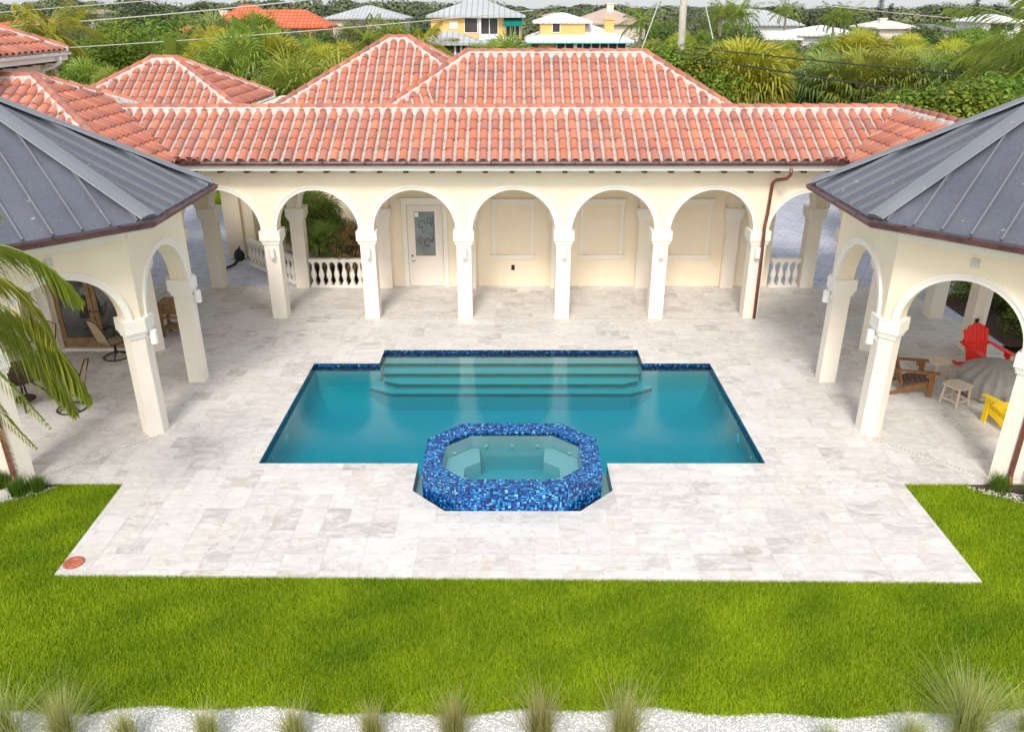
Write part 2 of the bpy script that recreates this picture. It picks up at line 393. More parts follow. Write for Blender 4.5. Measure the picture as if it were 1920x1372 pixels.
def deck_tiles():
    u=.2035; X0,Y0=-14.5,9.3; nx=int(29/u)+1; ny=int(14.2/u)+1
    occ=[[0]*ny for _ in range(nx)]
    bm=bmesh.new(); cl=bm.loops.layers.float_color.new('Col')
    sizes=[(3,2)]*5+[(2,3)]*1+[(2,2)]*4+[(4,2)]*3+[(2,1)]*2+[(1,1)]
    g=.002
    for j in range(ny):
        for i in range(nx):
            if occ[i][j]: continue
            for t in range(8):
                w,h=rnd.choice(sizes)
                if i+w<=nx and j+h<=ny and not any(occ[i+a][j+b] for a in range(w) for b in range(h)): break
            else: w,h=1,1
            for a in range(w):
                for b in range(h): occ[i+a][j+b]=1
            xa,ya=X0+i*u+g,Y0+j*u+g; xb,yb=X0+(i+w)*u-g,Y0+(j+h)*u-g
            f=bm.faces.new([bm.verts.new((xa,ya,0)),bm.verts.new((xb,ya,0)),bm.verts.new((xb,yb,0)),bm.verts.new((xa,yb,0))])
            c=(rnd.random(),rnd.random(),rnd.random(),1)
            for l in f.loops: l[cl]=c
    bm_cut(bm,[POOL,DECK],lambda p: inside(p,DECK) and not inside(p,POOL))
    me=bpy.data.meshes.new('pool_deck'); bm.to_mesh(me); bm.free(); me.materials.append(M['trav'])
    o=bpy.data.objects.new('pool_deck',me); col.objects.link(o); tag(o,kind='structure')
deck_tiles()
def under():
    bm=bmesh.new(); bm.loops.layers.float_color.new('Col')
    for i in range(-15,15):
        for j in range(9,24):
            bm.faces.new([bm.verts.new(p) for p in [(i,j,-.004),(i+1,j,-.004),(i+1,j+1,-.004),(i,j+1,-.004)]])
    bm_cut(bm,[POOL,DECK],lambda p: inside(p,DECK) and not inside(p,POOL))
    # slab edge round the outside
    for poly in (DECK,):
        n=len(poly)
        for i in range(n):
            a,b=poly[i],poly[(i+1)%n]; bm.faces.new([bm.verts.new((*a,-.002)),bm.verts.new((*b,-.002)),bm.verts.new((*b,-.2)),bm.verts.new((*a,-.2))])
    me=bpy.data.meshes.new('deck_slab'); bm.to_mesh(me); bm.free(); me.materials.append(M['grout'])
    o=bpy.data.objects.new('deck_slab',me); col.objects.link(o); tag(o,kind='structure')
under()
db=MB(); db.quad((-30,23.2,-.02),(-3.8,23.2,-.02),(-3.8,34.2,-.02),(-30,34.2,-.02)); db.quad((7.6,23.2,-.02),(30,23.2,-.02),(30,37,-.02),(7.6,37,-.02))
db.quad((11.75,18.5,-.024),(20,18.5,-.024),(20,23.2,-.024),(11.75,23.2,-.024))
struct(db,'driveway',M['drive'])
# lawn soil
def edge_y(x): return 7.12+.05*math.sin(x*1.3)+.035*math.sin(x*4.1+1)-.006*x
lb=MB()
for i in range(-60,60):
    a,b=i*.25,(i+1)*.25
    top=lambda x: 9.535-.0124*x if abs(x)<=6.86 else 12.12
    t=top((a+b)/2); lb.quad((a,edge_y(a),-.045),(b,edge_y(b),-.045),(b,t,-.045),(a,t,-.045))
lb.quad((-30,34.2,.0),(-3.8,34.2,.0),(-3.8,60,.0),(-30,60,.0))
struct(lb,'lawn',M['turf'])
vb=MB(); vb.quad((-16,3,-.07),(16,3,-.07),(16,7.5,-.07),(-16,7.5,-.07)); struct(vb,'gravel_strip',M['gravelbase'])
BEDL=[(-13,12.12),(-8.1,12.12),(-8.12,11.98),(-8.3,11.7),(-8.75,11.55),(-10.2,11.3),(-13,11.3)]
BEDR=[(-x,y) for x,y in BEDL][::-1]
bb=MB(); 
for B in (BEDL,BEDR): bb.add([(x,y,-.03) for x,y in B],[tuple(range(len(B)))])
bb.quad((12.35,18.4,-.01),(17,18.4,-.01),(17,22.5,-.01),(12.35,22.5,-.01)); bb.quad((-6.0,23.3,-.01),(-3.8,23.3,-.01),(-3.8,26,-.01),(-6.0,26,-.01))
bb.add([(-6,23.3,-.01),(-6,26,-.01),(-8.7,26,-.01)],[(0,1,2)])
struct(bb,'planting_soil',M['mulch'])
# numpy blades: one object per kind of ground cover
def blades(name,m,P,h,w,lean,colr,colvar,label,cat,seed=1,tris=1,groupn=None):
    g=np.random.default_rng(seed); n=len(P)
    az=g.uniform(0,2*np.pi,n); la=g.normal(0,lean,n); H=h*g.uniform(.6,1.25,n)
    dx=np.cos(az);dy=np.sin(az); sx=-dy*w/2; sy=dx*w/2
    V=np.zeros((n,3,3),np.float32); V[:,0]=P; V[:,1]=P; V[:,2]=P
    V[:,0,0]-=sx;V[:,0,1]-=sy;V[:,1,0]+=sx;V[:,1,1]+=sy
    V[:,2,0]+=dx*la*H; V[:,2,1]+=dy*la*H; V[:,2,2]+=H
    me=bpy.data.meshes.new(name); me.vertices.add(3*n); me.vertices.foreach_set('co',V.ravel())
    me.loops.add(3*n); me.loops.foreach_set('vertex_index',np.arange(3*n,dtype=np.int32)); me.polygons.add(n)
    me.polygons.foreach_set('loop_start',np.arange(0,3*n,3,dtype=np.int32)); me.materials.append(m)
    C=np.ones((n,4),np.float32); C[:,0]=np.clip(colr+g.normal(0,colvar,n),0,1)
    me.update(calc_edges=True)
    at=me.color_attributes.new('Col','FLOAT_COLOR','CORNER'); at.data.foreach_set('color',np.repeat(C,3,axis=0).ravel())
    o=bpy.data.objects.new(name,me); col.objects.link(o); tag(o,label,cat,groupn,'stuff'); return o
def smooth_noise(x,y,seed,sc):
    g=np.random.default_rng(seed); v=np.zeros_like(x)
    for k in range(14):
        a=g.uniform(0,6.28);f=sc*g.uniform(.5,3);v+=np.sin((x*np.cos(a)+y*np.sin(a))*f+g.uniform(0,6.28))/(1+k*.12)
    return v/4
def lawn():
    g=np.random.default_rng(3); n=800000
    x=g.uniform(-10.5,10.5,n);y=g.uniform(7.0,12.12,n)
    ey=7.12+.05*np.sin(x*1.3)+.035*np.sin(x*4.1+1)-.006*x
    k=(y>ey-.02+g.normal(0,.025,n))&((y<9.535-.0124*x+g.normal(0,.006,n))|(x>6.925+(y-9.45)*.011+g.normal(0,.006,n))|(x<-6.825-(y-9.62)*.032+g.normal(0,.006,n)))
    for B in (BEDL,BEDR):
        bx=abs(B[0][0]); 
    ax=np.abs(x); bed=(ax>8.1)&(y>11.55+np.clip(8.75-ax,0,.65)*.65)
    k&=~(bed|((ax>8.75)&(y>11.52)))
    x=x[k];y=y[k]; P=np.stack([x,y,np.full_like(x,-.045)],1)
    c=.46+.17*smooth_noise(x,y,5,.8)+.20*smooth_noise(x,y,8,3.)+.14*np.clip((x-2)/6,0,1)+.14*np.clip((8.2-y),0,1)
    blades('lawn_grass',M['lawn'],P,.055,.0098,.75,c,.16,'short bright green lawn grass around the front of the pale stone terrace','grass',4)
lawn()
def far_lawn():
    g=np.random.default_rng(6); n=40000; x=g.uniform(-20,-6,n);y=g.uniform(34.2,48,n)
    blades('verge_grass',M['lawn'],np.stack([x,y,np.zeros(n)],1),.12,.03,.5,.4,.15,'bright green grass verge beyond the blue paved driveway','grass',4)
far_lawn()
def pebbles():
    g=np.random.default_rng(9); n=26000
    x=g.uniform(-8,8,n);y=g.uniform(6.3,7.25,n); k=y<7.15+.05*np.sin(x*1.3)+.035*np.sin(x*4.1+1)-.006*x+np.abs(g.normal(0,.02,n)); x=x[k];y=y[k]
    n2=2600; 
    bx=g.uniform(8.05,9.6,n2);by=g.uniform(11.45,12.1,n2); kk=(by>11.55+np.clip(8.75-bx,0,.65)*.65-.05)&(by<12.05-.35*(bx-8.1)); bx=bx[kk];by=by[kk]
    sg=np.where(g.random(len(bx))<.5,-1,1); 
    X_=np.concatenate([x,bx*sg]);Y_=np.concatenate([y,by]);Z_=np.concatenate([np.full(len(x),-.066),np.full(len(bx),-.024)])
    n=len(X_); r=g.uniform(.007,.016,n); base=np.array([(1,0,0),(0,1,0),(-1,0,0),(0,-1,0),(0,0,.8)],np.float32)
    a=g.uniform(0,6.28,n); ca,sa=np.cos(a),np.sin(a)
    V=np.zeros((n,5,3),np.float32)
    for i,b in enumerate(base):
        V[:,i,0]=X_+r*(b[0]*ca-b[1]*sa)*g.uniform(.7,1.3,n);V[:,i,1]=Y_+r*(b[0]*sa+b[1]*ca)*g.uniform(.7,1.3,n);V[:,i,2]=Z_+r*b[2]*g.uniform(.6,1.3,n)
    F=np.array([(0,1,4),(1,2,4),(2,3,4),(3,0,4)]); idx=(np.arange(n)[:,None,None]*5+F[None]).reshape(-1)
    me=bpy.data.meshes.new('white_gravel'); me.vertices.add(5*n); me.vertices.foreach_set('co',V.ravel()); me.loops.add(len(idx)); me.loops.foreach_set('vertex_index',idx.astype(np.int32))
    me.polygons.add(4*n); me.polygons.foreach_set('loop_start',np.arange(0,12*n,3,dtype=np.int32)); me.materials.append(M['pebble']); me.update(calc_edges=True)
    o=bpy.data.objects.new('white_gravel',me); col.objects.link(o); tag(o,'white crushed stone gravel strip below the lawn','gravel',None,'stuff')
pebbles()
# ------------------------------------------------------------------ pool
WL=-.10
def pool():
    root=empty('swimming_pool',(0,15,0),label='rectangular teal swimming pool with wide entry steps and blue mosaic waterline',cat='swimming pool')
    b=MB(); n=len(POOL); FL=-1.08
    # walls below the tile band
    for i in range(n):
        a,c=POOL[i],POOL[(i+1)%n]; b.quad((*a,-.22),(*c,-.22),(*c,-1.5),(*a,-1.5))
    # floor with a rounded cove up to the walls
    rg=[]
    for k in range(8):
        a=math.pi/2*k/7; off=.6*(1-math.sin(a)); z=FL+.6*(1-math.cos(a)); rg.append([(-4.7+off,12.8+off,z),(4.7-off,12.8+off,z),(4.7-off,17.4-off,z),(-4.7+off,17.4-off,z)])
    vs=[p for r_ in rg for p in r_]; fs=[(0,1,2,3)]+[(4*k+j,4*k+(j+1)%4,4*k+4+(j+1)%4,4*k+4+j) for k in range(7) for j in range(4)]
    b.add(vs,fs)
    b.build('basin',M['plaster'],root,fix=False)
    e=MB()   # coping edge: side of the stone at the rim, then mosaic
    for i in range(n):
        a,c=POOL[i],POOL[(i+1)%n]; e.quad((*a,0),(*c,0),(*c,-.018),(*a,-.018))
    e.build('coping_edge',M['slab'],root,fix=False)
    t=MB()
    for i in range(n):
        a,c=POOL[i],POOL[(i+1)%n]; t.quad((*a,-.018),(*c,-.018),(*c,-.22),(*a,-.22))
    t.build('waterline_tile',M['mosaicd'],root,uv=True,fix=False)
    def step(poly,z): 
        s=MB(); s.prism(poly,-1.075,z); s.build('step',M['plaster'],root)
    E=.006
    step([(-3.14,17.86),(3.09,17.86),(3.09,18.21),(-3.14,18.21)],-.22)
    step([(-3.14,17.55),(3.09,17.55),(3.09,17.858),(-3.14,17.858)],-.35)
    step([(-3.1,17.42),(-2.7,17.23),(2.65,17.23),(3.05,17.42),(3.05,17.548),(-3.1,17.548)],-.48)
    step([(-3.4,17.39),(-3.4,17.28),(-2.85,16.98),(2.8,16.98),(3.35,17.28),(3.35,17.39),(3.06,17.39),(2.66,17.22),(-2.71,17.22),(-3.11,17.39)],-.61)
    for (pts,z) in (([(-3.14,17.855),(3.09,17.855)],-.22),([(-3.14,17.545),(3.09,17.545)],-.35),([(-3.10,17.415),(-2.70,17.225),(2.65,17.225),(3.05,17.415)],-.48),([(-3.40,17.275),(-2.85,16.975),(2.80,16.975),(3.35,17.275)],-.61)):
        e=MB()  # added dark strip below each nosing, riser shade put into its colour
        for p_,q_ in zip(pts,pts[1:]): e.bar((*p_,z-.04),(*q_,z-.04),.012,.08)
        e.build('riser_shade_strip',M['edge'],root)
    # trough floor beside the spa
    s=MB(); s.prism([(-1.73,12.82),(-1.73,11.88),(-1.13,11.27),(1.15,11.27),(1.75,11.88),(1.75,12.82)],-.6,-.24); s.build('trough_floor',M['plaster'],root)
    w=MB()
    cx,cy=0,15
    ex=[(x+(.008 if x>cx else -.008),y+(.008 if y>cy else -.008)) for x,y in POOL]
    w.prism(ex,-1.6,WL); w.build('water_surface',M['water'],root)
    for sx,yy in ((-4.7,14.6),(4.7,14.6)):
        l=MB(); d=-1 if sx>0 else 1
        l.tube([(sx+d*.002,yy,-.5),(sx+d*.03,yy,-.5)],[.13,.11],16); l.build('pool_light',M['white'],root)
    for yy in (13.6,16.2):
        for sx in (-4.7,4.7):
            l=MB(); d=-1 if sx>0 else 1
            l.tube([(sx+d*.002,yy,-.35),(sx+d*.02,yy,-.35)],[.03,.025],10); l.build('return_fitting',M['white'],root)
pool()
def spa():
    root=empty('hot_tub',(0,12.45,0),label='raised octagonal hot tub clad in blue glass mosaic at the front of the pool',cat='hot tub')
    ZT=.42
    O=[(.93,11.275),(1.56,11.86),(1.56,12.98),(.93,13.58),(-.93,13.58),(-1.56,12.98),(-1.56,11.86),(-.93,11.275)]
    I=[(.80,11.58),(1.22,11.98),(1.22,12.83),(.77,13.24),(-.77,13.24),(-1.22,12.83),(-1.22,11.98),(-.80,11.58)]
    b=MB(); n=8
    for i in range(n):
        j=(i+1)%n; a,c,p,q=O[i],O[j],I[i],I[j]
        b.quad((*a,-.6),(*c,-.6),(*c,ZT),(*a,ZT)); b.quad((*a,ZT),(*c,ZT),(*q,ZT),(*p,ZT)); b.quad((*q,.33),(*p,.33),(*p,ZT),(*q,ZT))
    b.build('tiled_wall',M['mosaic'],root,uv=True)
    b=MB(); b.add([(*p,-.40) for p in I],[tuple(range(8))])
    for i in range(n):
        j=(i+1)%n; p,q=I[i],I[j]; b.quad((*q,-.40),(*p,-.40),(*p,.33),(*q,.33))
    b.build('basin',M['spaplaster'],root)
    for sg in (-1,1):
        s=MB(); P=[(sg*1.21,11.99),(sg*.82,11.62),(sg*.62,11.62),(sg*.58,12.0),(sg*.86,12.2),(sg*.86,12.5),(sg*.58,12.72),(sg*.62,13.22),(sg*.76,13.22),(sg*1.21,12.82)]
        s.prism(P,-.395,.08); s.build('bench',M['spaplaster'],root)
    w=MB(); w.prism([(x*1.004,12.45+(y-12.45)*1.004) for x,y in I],-.56,.385); w.build('water_surface',M['spawater'],root)
    d=MB(); 
    for k in range(32):
        a0,a1=2*math.pi*k/32,2*math.pi*(k+1)/32
        for r0,r1 in ((.16,.175),):
            d.quad(*[(r*math.cos(a),12.0+r*math.sin(a),-.392) for r,a in ((r0,a0),(r1,a0),(r1,a1),(r0,a1))])
    d.build('drain_cover',M['white'],root)
    for (x,y) in ((-1.1,12.95),(1.1,12.95),(-1.2,12.2),(1.2,12.2),(0,13.22),(-.5,13.22),(.5,13.22)):
        j=MB(); j.lathe([(.03,0),(.03,.02),(.015,.025)],(x*.97,12.45+(y-12.45)*.97,.13),8); j.build('water_jet',M['white'],root)
spa()
# slot drains
def drain(a,b,label):
    root=MB(); a=Vector((*a,0));b=Vector((*b,0)); d=(b-a); L=d.length; d/=L; s=Vector((-d.y,d.x,0))
    root.bar(a+Vector((0,0,.0)),b+Vector((0,0,.0)),.085,.009)
    o=root.build('slot_drain',M['slab'],origin=tuple(a)); tag(o,label,'drain')
    m=MB(); n=int(L/.075)
    for i in range(n):
        p=a+d*(i+.5)*.075+Vector((0,0,.0055)); m.bar(p-s*.018,p+s*.018,.016,.003)
    m.build('slots',M['rock'],o)
drain((-8.38,12.42),(-6.9,13.88),'white slotted drain line in front of the left pavilion arch')
drain((8.38,12.42),(6.9,13.88),'white slotted drain line in front of the right pavilion arch')
drain((-6.5,20.30),(6.6,20.30),'long thin slotted drain line in front of the arcade columns')
lid=MB(); lid.lathe([(.15,.0),(.15,.018),(.14,.024),(.06,.026),(.055,.022),(.01,.022)],(-6.66,9.88,.003),24)
M['lid']=simple('clay_lid',(.42,.13,.08),.8,var=.35,scale=14)
tag(lid.build('skimmer_lid',M['lid'],smooth=False,origin=(-6.66,9.88,0)),'round terracotta coloured skimmer lid at the front left corner of the terrace','lid')
# ------------------------------------------------------------------ architecture helpers
def frame(o,sdir):   # s along the wall, t into the building
    s=Vector((sdir[0],sdir[1],0)).normalized(); t=Vector((-s.y,s.x,0))
    return Matrix(((s.x,t.x,0,o[0]),(s.y,t.y,0,o[1]),(0,0,1,0),(0,0,0,1)))
ZS=2.42
def arch_wall(mb,s0,s1,arches,zt,th,zs=ZS,t0=0.0,n=22,ends=True):
    """front and back faces, soffit of each arch, underside over the piers"""
    t1=t0+th; cur=s0
    def plain(a,b):
        mb.quad((a,t0,zs),(b,t0,zs),(b,t0,zt),(a,t0,zt)); mb.quad((b,t1,zs),(a,t1,zs),(a,t1,zt),(b,t1,zt)); mb.quad((a,t0,zs),(a,t1,zs),(b,t1,zs),(b,t0,zs))
    for (c,r) in arches:
        plain(cur,c-r)
        for k in range(n):
            a0=math.pi-math.pi*k/n; a1=math.pi-math.pi*(k+1)/n
            p0=(c+r*math.cos(a0),zs+r*math.sin(a0)); p1=(c+r*math.cos(a1),zs+r*math.sin(a1))
            mb.quad((p0[0],t0,p0[1]),(p1[0],t0,p1[1]),(p1[0],t0,zt),(p0[0],t0,zt))
            mb.quad((p1[0],t1,p1[1]),(p0[0],t1,p0[1]),(p0[0],t1,zt),(p1[0],t1,zt))
            mb.quad((p0[0],t0,p0[1]),(p0[0],t1,p0[1]),(p1[0],t1,p1[1]),(p1[0],t0,p1[1]))
        cur=c+r
    plain(cur,s1)
    mb.quad((s0,t0,zt),(s1,t0,zt),(s1,t1,zt),(s0,t1,zt))
    if ends:
        mb.quad((s0,t0,zs),(s0,t0,zt),(s0,t1,zt),(s0,t1,zs)); mb.quad((s1,t0,zs),(s1,t1,zs),(s1,t1,zt),(s1,t0,zt))
def arch_trim(mb,c,r,zs=ZS,t0=0.0,n=28,sgn=1):
    prof=[(0,.012),(0,-.028),(.075,-.028),(.078,-.048),(.125,-.048),(.128,.0)]
    for k in range(n):
        a0=math.pi*k/n;a1=math.pi*(k+1)/n
        for i in range(len(prof)-1):
            q=[]
            for (rr,t),a in ((prof[i],a0),(prof[i+1],a0),(prof[i+1],a1),(prof[i],a1)):
                R_=r-.006+rr; q.append((c+R_*math.cos(a),t0+sgn*t,zs+R_*math.sin(a)))
            mb.quad(*q)
def cap_boxes(mb,x0,y0,x1,y1):
    mb.box(x0-.03,y0-.03,ZS-.36,x1+.03,y1+.03,ZS-.31)
    mb.box(x0-.045,y0-.045,ZS-.31,x1+.045,y1+.045,ZS-.25)
    mb.box(x0-.075,y0-.075,ZS-.25,x1+.075,y1+.075,ZS-.0)
def lamp(parent,Mx,s,t,z,name='wall_lamp'):
    b=MB(); b.M=Mx; b.tube([(s,t-.10,z-.13),(s,t-.10,z+.13)],.068,14); b.tube([(s,t,z),(s,t-.05,z)],.035,8); b.box(s-.05,t-.02,z-.06,s+.05,t-.001,z+.06)
    return b.build(name,M['white'],parent)
def column(parent,Mx,s,w=.385,d=.385,t0=0.0,side=True):
    b=MB(); b.M=Mx; b.box(s-w/2,t0,0,s+w/2,t0+d,ZS-.355); c=b.build('column',M['column'],parent)
    k=MB(); k.M=Mx; cap_boxes(k,s-w/2,t0,s+w/2,t0+d); k.build('capital',M['trim'],c)
    return c
TILES=[(.56,.195,.12),(.59,.215,.13),(.53,.18,.115),(.48,.18,.13),(.58,.23,.145),(.45,.175,.135),(.54,.20,.13),(.56,.185,.11)]
def tile_plane(poly,eave,parent,w=.28,exp=.42,name='roof_tiles',slabname='roof_bed'):
    """poly: 3D convex outline; eave=(i) index: edge poly[i]->poly[i+1] is the eave"""
    P=[Vector(p) for p in poly]; a=P[eave];b=P[(eave+1)%len(P)]
    u=(b-a).normalized(); c=sum(P,Vector())/len(P); v=(c-a)-u*(c-a).dot(u); v.normalize(); nn=u.cross(v)
    if nn.z<0: u=-u; a,b=b,a; nn=u.cross(v)
    Mx=Matrix(((u.x,v.x,nn.x,a.x),(u.y,v.y,nn.y,a.y),(u.z,v.z,nn.z,a.z),(0,0,0,1))); inv=Mx.inverted()
    Q=[inv@p for p in P]; um=min(q.x for q in Q);uM=max(q.x for q in Q);vM=max(q.y for q in Q)
    base=MB(); base.M=Mx
    n=len(Q); base.add([(q.x,q.y,.0) for q in Q]+[(q.x,q.y,-.09) for q in Q],[tuple(range(n)),tuple(range(2*n-1,n-1,-1))]+[(i,(i+1)%n,n+(i+1)%n,n+i) for i in range(n)])
    bo=base.build(slabname,M['mortar'],parent)
    bm=bmesh.new(); cl=bm.loops.layers.float_color.new('Col')
    nrow=int(vM/exp)+1; ncol=int((uM-um)/w)+2; u0=um+((uM-um)%w)/2-w/2
    for r in range(nrow):
        for k in range(ncol):
            uc=u0+k*w+rnd.uniform(-.006,.006); v0=r*exp-(.05 if r==0 else .02)+rnd.uniform(-.008,.008); v1=v0+exp+.05
            cc=rnd.choice(TILES); f=rnd.uniform(.88,1.12); cc=(*[x*f for x in cc],1)
            lift=.022; sk=rnd.uniform(-.006,.006)
            rg=[]
            for (vv,rr,z0,th) in ((v0,.107,.022,0),(v1,.094,.0,0),(v0,.092,.020,0)):
                ring=[]
                for j in range(8):
                    an=math.pi*j/7
                    ring.append(bm.verts.new((uc+(sk if vv==v0 else 0)+rr*math.cos(an),vv,-.004+z0+rr*.92*math.sin(an))))
                rg.append(ring)
            fs=[]
            for j in range(7):
                fs.append(bm.faces.new((rg[0][j],rg[0][j+1],rg[1][j+1],rg[1][j])))
                fs.append(bm.faces.new((rg[2][j],rg[2][j+1],rg[0][j+1],rg[0][j])))
            for fc in fs:
                for l in fc.loops: l[cl]=cc
    for i in range(n):
        if abs(Q[i].y)<.02 and abs(Q[(i+1)%n].y)<.02: continue
        p,q=Q[i],Q[(i+1)%n]; d=(q-p); no=Vector((d.y,-d.x,0)).normalized()
        ctr=inv@c
        if (ctr-p).dot(no)>0: no=-no
        bmesh.ops.bisect_plane(bm,geom=bm.verts[:]+bm.edges[:]+bm.faces[:],dist=1e-5,plane_co=p-no*.02,plane_no=no,clear_outer=True)
    bm.transform(Mx); 
    off=Vector(parent.location); bmesh.ops.translate(bm,vec=-off,verts=bm.verts)
    me=bpy.data.meshes.new(name); bm.to_mesh(me); bm.free(); me.materials.append(M['tile'])
    o=bpy.data.objects.new(name,me); col.objects.link(o); o.parent=bo if False else parent
    for p in me.polygons: p.use_smooth=True
    return o
def ridge(a,b,parent,name='ridge_cap',w=.20,end=True):
    a=Vector(a);b=Vector(b); d=(b-a); L=d.length; d/=L; s=d.cross(Vector((0,0,1))).normalized(); up=s.cross(d)
    m=MB(); n=max(2,int(L/.12)); rows=[]
    for i in range(n+1):
        p=a+d*L*i/n; w1=w*rnd.uniform(.9,1.12);w2=w*rnd.uniform(.9,1.12)
        rows.append([p-s*w1-up*.10,p-s*w1*.72+up*.045,p-s*.075+up*.10,p+s*.075+up*.10,p+s*w2*.72+up*.045,p+s*w2-up*.10])
    vs=[x for r in rows for x in r]; fs=[(6*i+j,6*i+j+1,6*i+7+j,6*i+6+j) for i in range(n) for j in range(5)]+[(0,5,4,3,2,1),tuple(6*n+j for j in range(6))]
    m.add(vs,fs); bo=m.build('mortar_bed',M['band'],parent)
    t=MB(); k=max(1,round(L/.42)); st=L/k
    for i in range(k):
        p=a+d*(i*st-.02); q=a+d*((i+1)*st+.03); cc=rnd.choice(TILES); f=rnd.uniform(.9,1.1); cc=tuple(x*f for x in cc)
        vs=[]
        for (c,r,z) in ((p,.108,.075),(q,.092,.055),(p,.09,.072)):
            for j in range(8):
                an=math.pi*j/7; vs.append(c+s*r*math.cos(an)+up*(z+r*math.sin(an)))
        t.add(vs,[(j,j+1,9+j,8+j) for j in range(7)]+[(16+j,17+j,1+j,j) for j in range(7)],cc)
    return t.build(name,M['tile'],parent,smooth=True,fix=True)
def eave_line(parent,a,b,inward,z=4.2,gut=True,white=False,rafters=True,gname='gutter'):
    """a->b plan line of the eave edge; inward unit vector to the wall"""
    a=Vector((*a,0));b=Vector((*b,0)); d=(b-a).normalized(); w=Vector((*inward,0))
    m=MB(); Z=Vector((0,0,z))
    m.bar(a+Z+w*.05-Vector((0,0,.06)),b+Z+w*.05-Vector((0,0,.06)),.04,.20)
    m.bar(a+Z+w*.28-Vector((0,0,.15)),b+Z+w*.28-Vector((0,0,.15)),.42,.03)
    m.bar(a+Z+w*.50-Vector((0,0,.225)),b+Z+w*.50-Vector((0,0,.225)),.06,.12)
    m.build('fascia',M['trim'],parent)
    if gut:
        g=MB(); L=(b-a).length; prof=[(-.01,.025),(-.012,-.035),(-.05,-.05),(-.09,-.035),(-.10,.01),(-.108,.018),(-.09,.016),(-.03,-.02)]
        n=len(prof); vs=[a+Z+w*p[0]+Vector((0,0,p[1]+.02)) for p in prof]+[b+Z+w*p[0]+Vector((0,0,p[1]+.02)) for p in prof]
        g.add(vs,[(i,(i+1)%n,n+(i+1)%n,n+i) for i in range(n)]+[tuple(range(n)),tuple(range(2*n-1,n-1,-1))])
        k=int(L/1.05)
        for i in range(k+1):
            p=a+d*(L*(i+.5)/(k+1))+Z+Vector((0,0,.045)); g.bar(p-w*.125,p+w*.0,.03,.012)
        g.build(gname,M['white'] if white else M['gutter'],parent)
    if rafters:
        L=(b-a).length; n=int(L/.64)
        for i in range(n):
            p=a+d*(L*(i+.5)/n)+Z; r=MB()
            r.bar(p+w*.16-Vector((0,0,.205)),p+w*.52-Vector((0,0,.205)),.115,.075); r.build('rafter_end',M['brown'],parent)
# ------------------------------------------------------------------ front gallery
SL=.475; ZE=4.30; ZR=5.26
gal=empty('arcade_gallery',(0,21.8,0),label='long cream arcade behind the pool with white arches and a red barrel tile roof',cat='arcade')
F=frame((0,20.37),(1,0))
CX=[-8.85,-6.29,-3.78,-1.26,1.35,3.89,6.45,8.85]
wallb=MB(); wallb.M=F
ARC=[((CX[i]+CX[i+1])/2,(CX[i+1]-CX[i]-.385)/2-.0) for i in range(7)]
ARC=[(c,min(r,1.075)) for c,r in ARC]
arch_wall(wallb,-9.04,9.04,ARC,4.06,.385)
wallb.build('arcade_wall',M['stucco'],gal)
for c,r in ARC:
    t=MB(); t.M=F; arch_trim(t,c,r); t.build('arch_trim',M['trim'],gal)
for i,s in enumerate(CX):
    column(gal,F,s)
    if 0<i<7: lamp(gal,F,s+(.02 if i<6 else -.03),0,1.86)
# back line: pilasters, blind arches and the wall behind them
BK=frame((0,22.95),(1,0))
bw=MB(); bw.M=BK; arch_wall(bw,-9.04,9.04,ARC,4.06,.21); bw.build('back_arcade_wall',M['stucco'],gal)
for s in CX: column(gal,BK,s,d=.21 if -3.5<s<6.5 else .385)
iw=MB(); iw.M=frame((0,23.16),(1,0))
iw.box(-3.97,0.001,0,7.72,.25,4.06); iw.build('infill_wall',M['stucco'],gal)
for c,r in (ARC[0],ARC[1],ARC[6]):
    t=MB(); t.M=BK; arch_trim(t,c,r); t.build('arch_trim',M['trim'],gal)
cb=MB(); cb.box(-11.6,20.76,4.0,11.6,22.94,4.05); cb.build('ceiling',M['ceiling'],gal)
# blind windows
for (a,b) in ((-.58,.64),(2.01,3.27),(4.56,5.84)):
    f=MB(); y=23.16
    f.box(a,y-.035,.97,a+.09,y,2.50); f.box(b-.09,y-.035,.97,b,y,2.50); f.box(a-.02,y-.045,2.50,b+.02,y,2.60); f.box(a-.06,y-.075,2.60,b+.06,y,2.65)
    f.box(a-.03,y-.06,.86,b+.03,y,.97); f.box(a-.07,y-.09,.94,b+.07,y,.985)
    f.build('blind_window_frame',M['trim'],gal)
# door
dd=MB(); y=23.16
dd.box(-3.22,y-.05,0,-3.09,y,2.58); dd.box(-2.03,y-.05,0,-1.90,y,2.58); dd.box(-3.22,y-.055,2.48,-1.90,y,2.60); dd.box(-3.28,y-.09,2.60,-1.84,y,2.68)
df=dd.build('door_frame',M['trim'],gal)
dl=MB(); 
dl.box(-3.07,y-.03,.01,-2.86,y-.004,2.46); dl.box(-2.27,y-.03,.01,-2.05,y-.004,2.46); dl.box(-2.86,y-.03,.01,-2.27,y-.004,.95); dl.box(-2.86,y-.03,2.28,-2.27,y-.004,2.46)
dl.box(-2.86,y-.034,.52,-2.27,y-.030,.54)
door=dl.build('door',M['doorpaint'],gal,label='pale panelled door with tall etched glass')
g_=MB(); g_.box(-2.86,y-.02,.95,-2.27,y-.008,2.28); g_.build('glass',M['frost'],door)
g_=MB()
def squig(x,z,s,m):
    m.tube([(x+s*.10*math.cos(a)*(1+.2*math.sin(2*a)),y-.024,z+s*.12*math.sin(a)) for a in [k*.55 for k in range(11)]],.013*s,5)
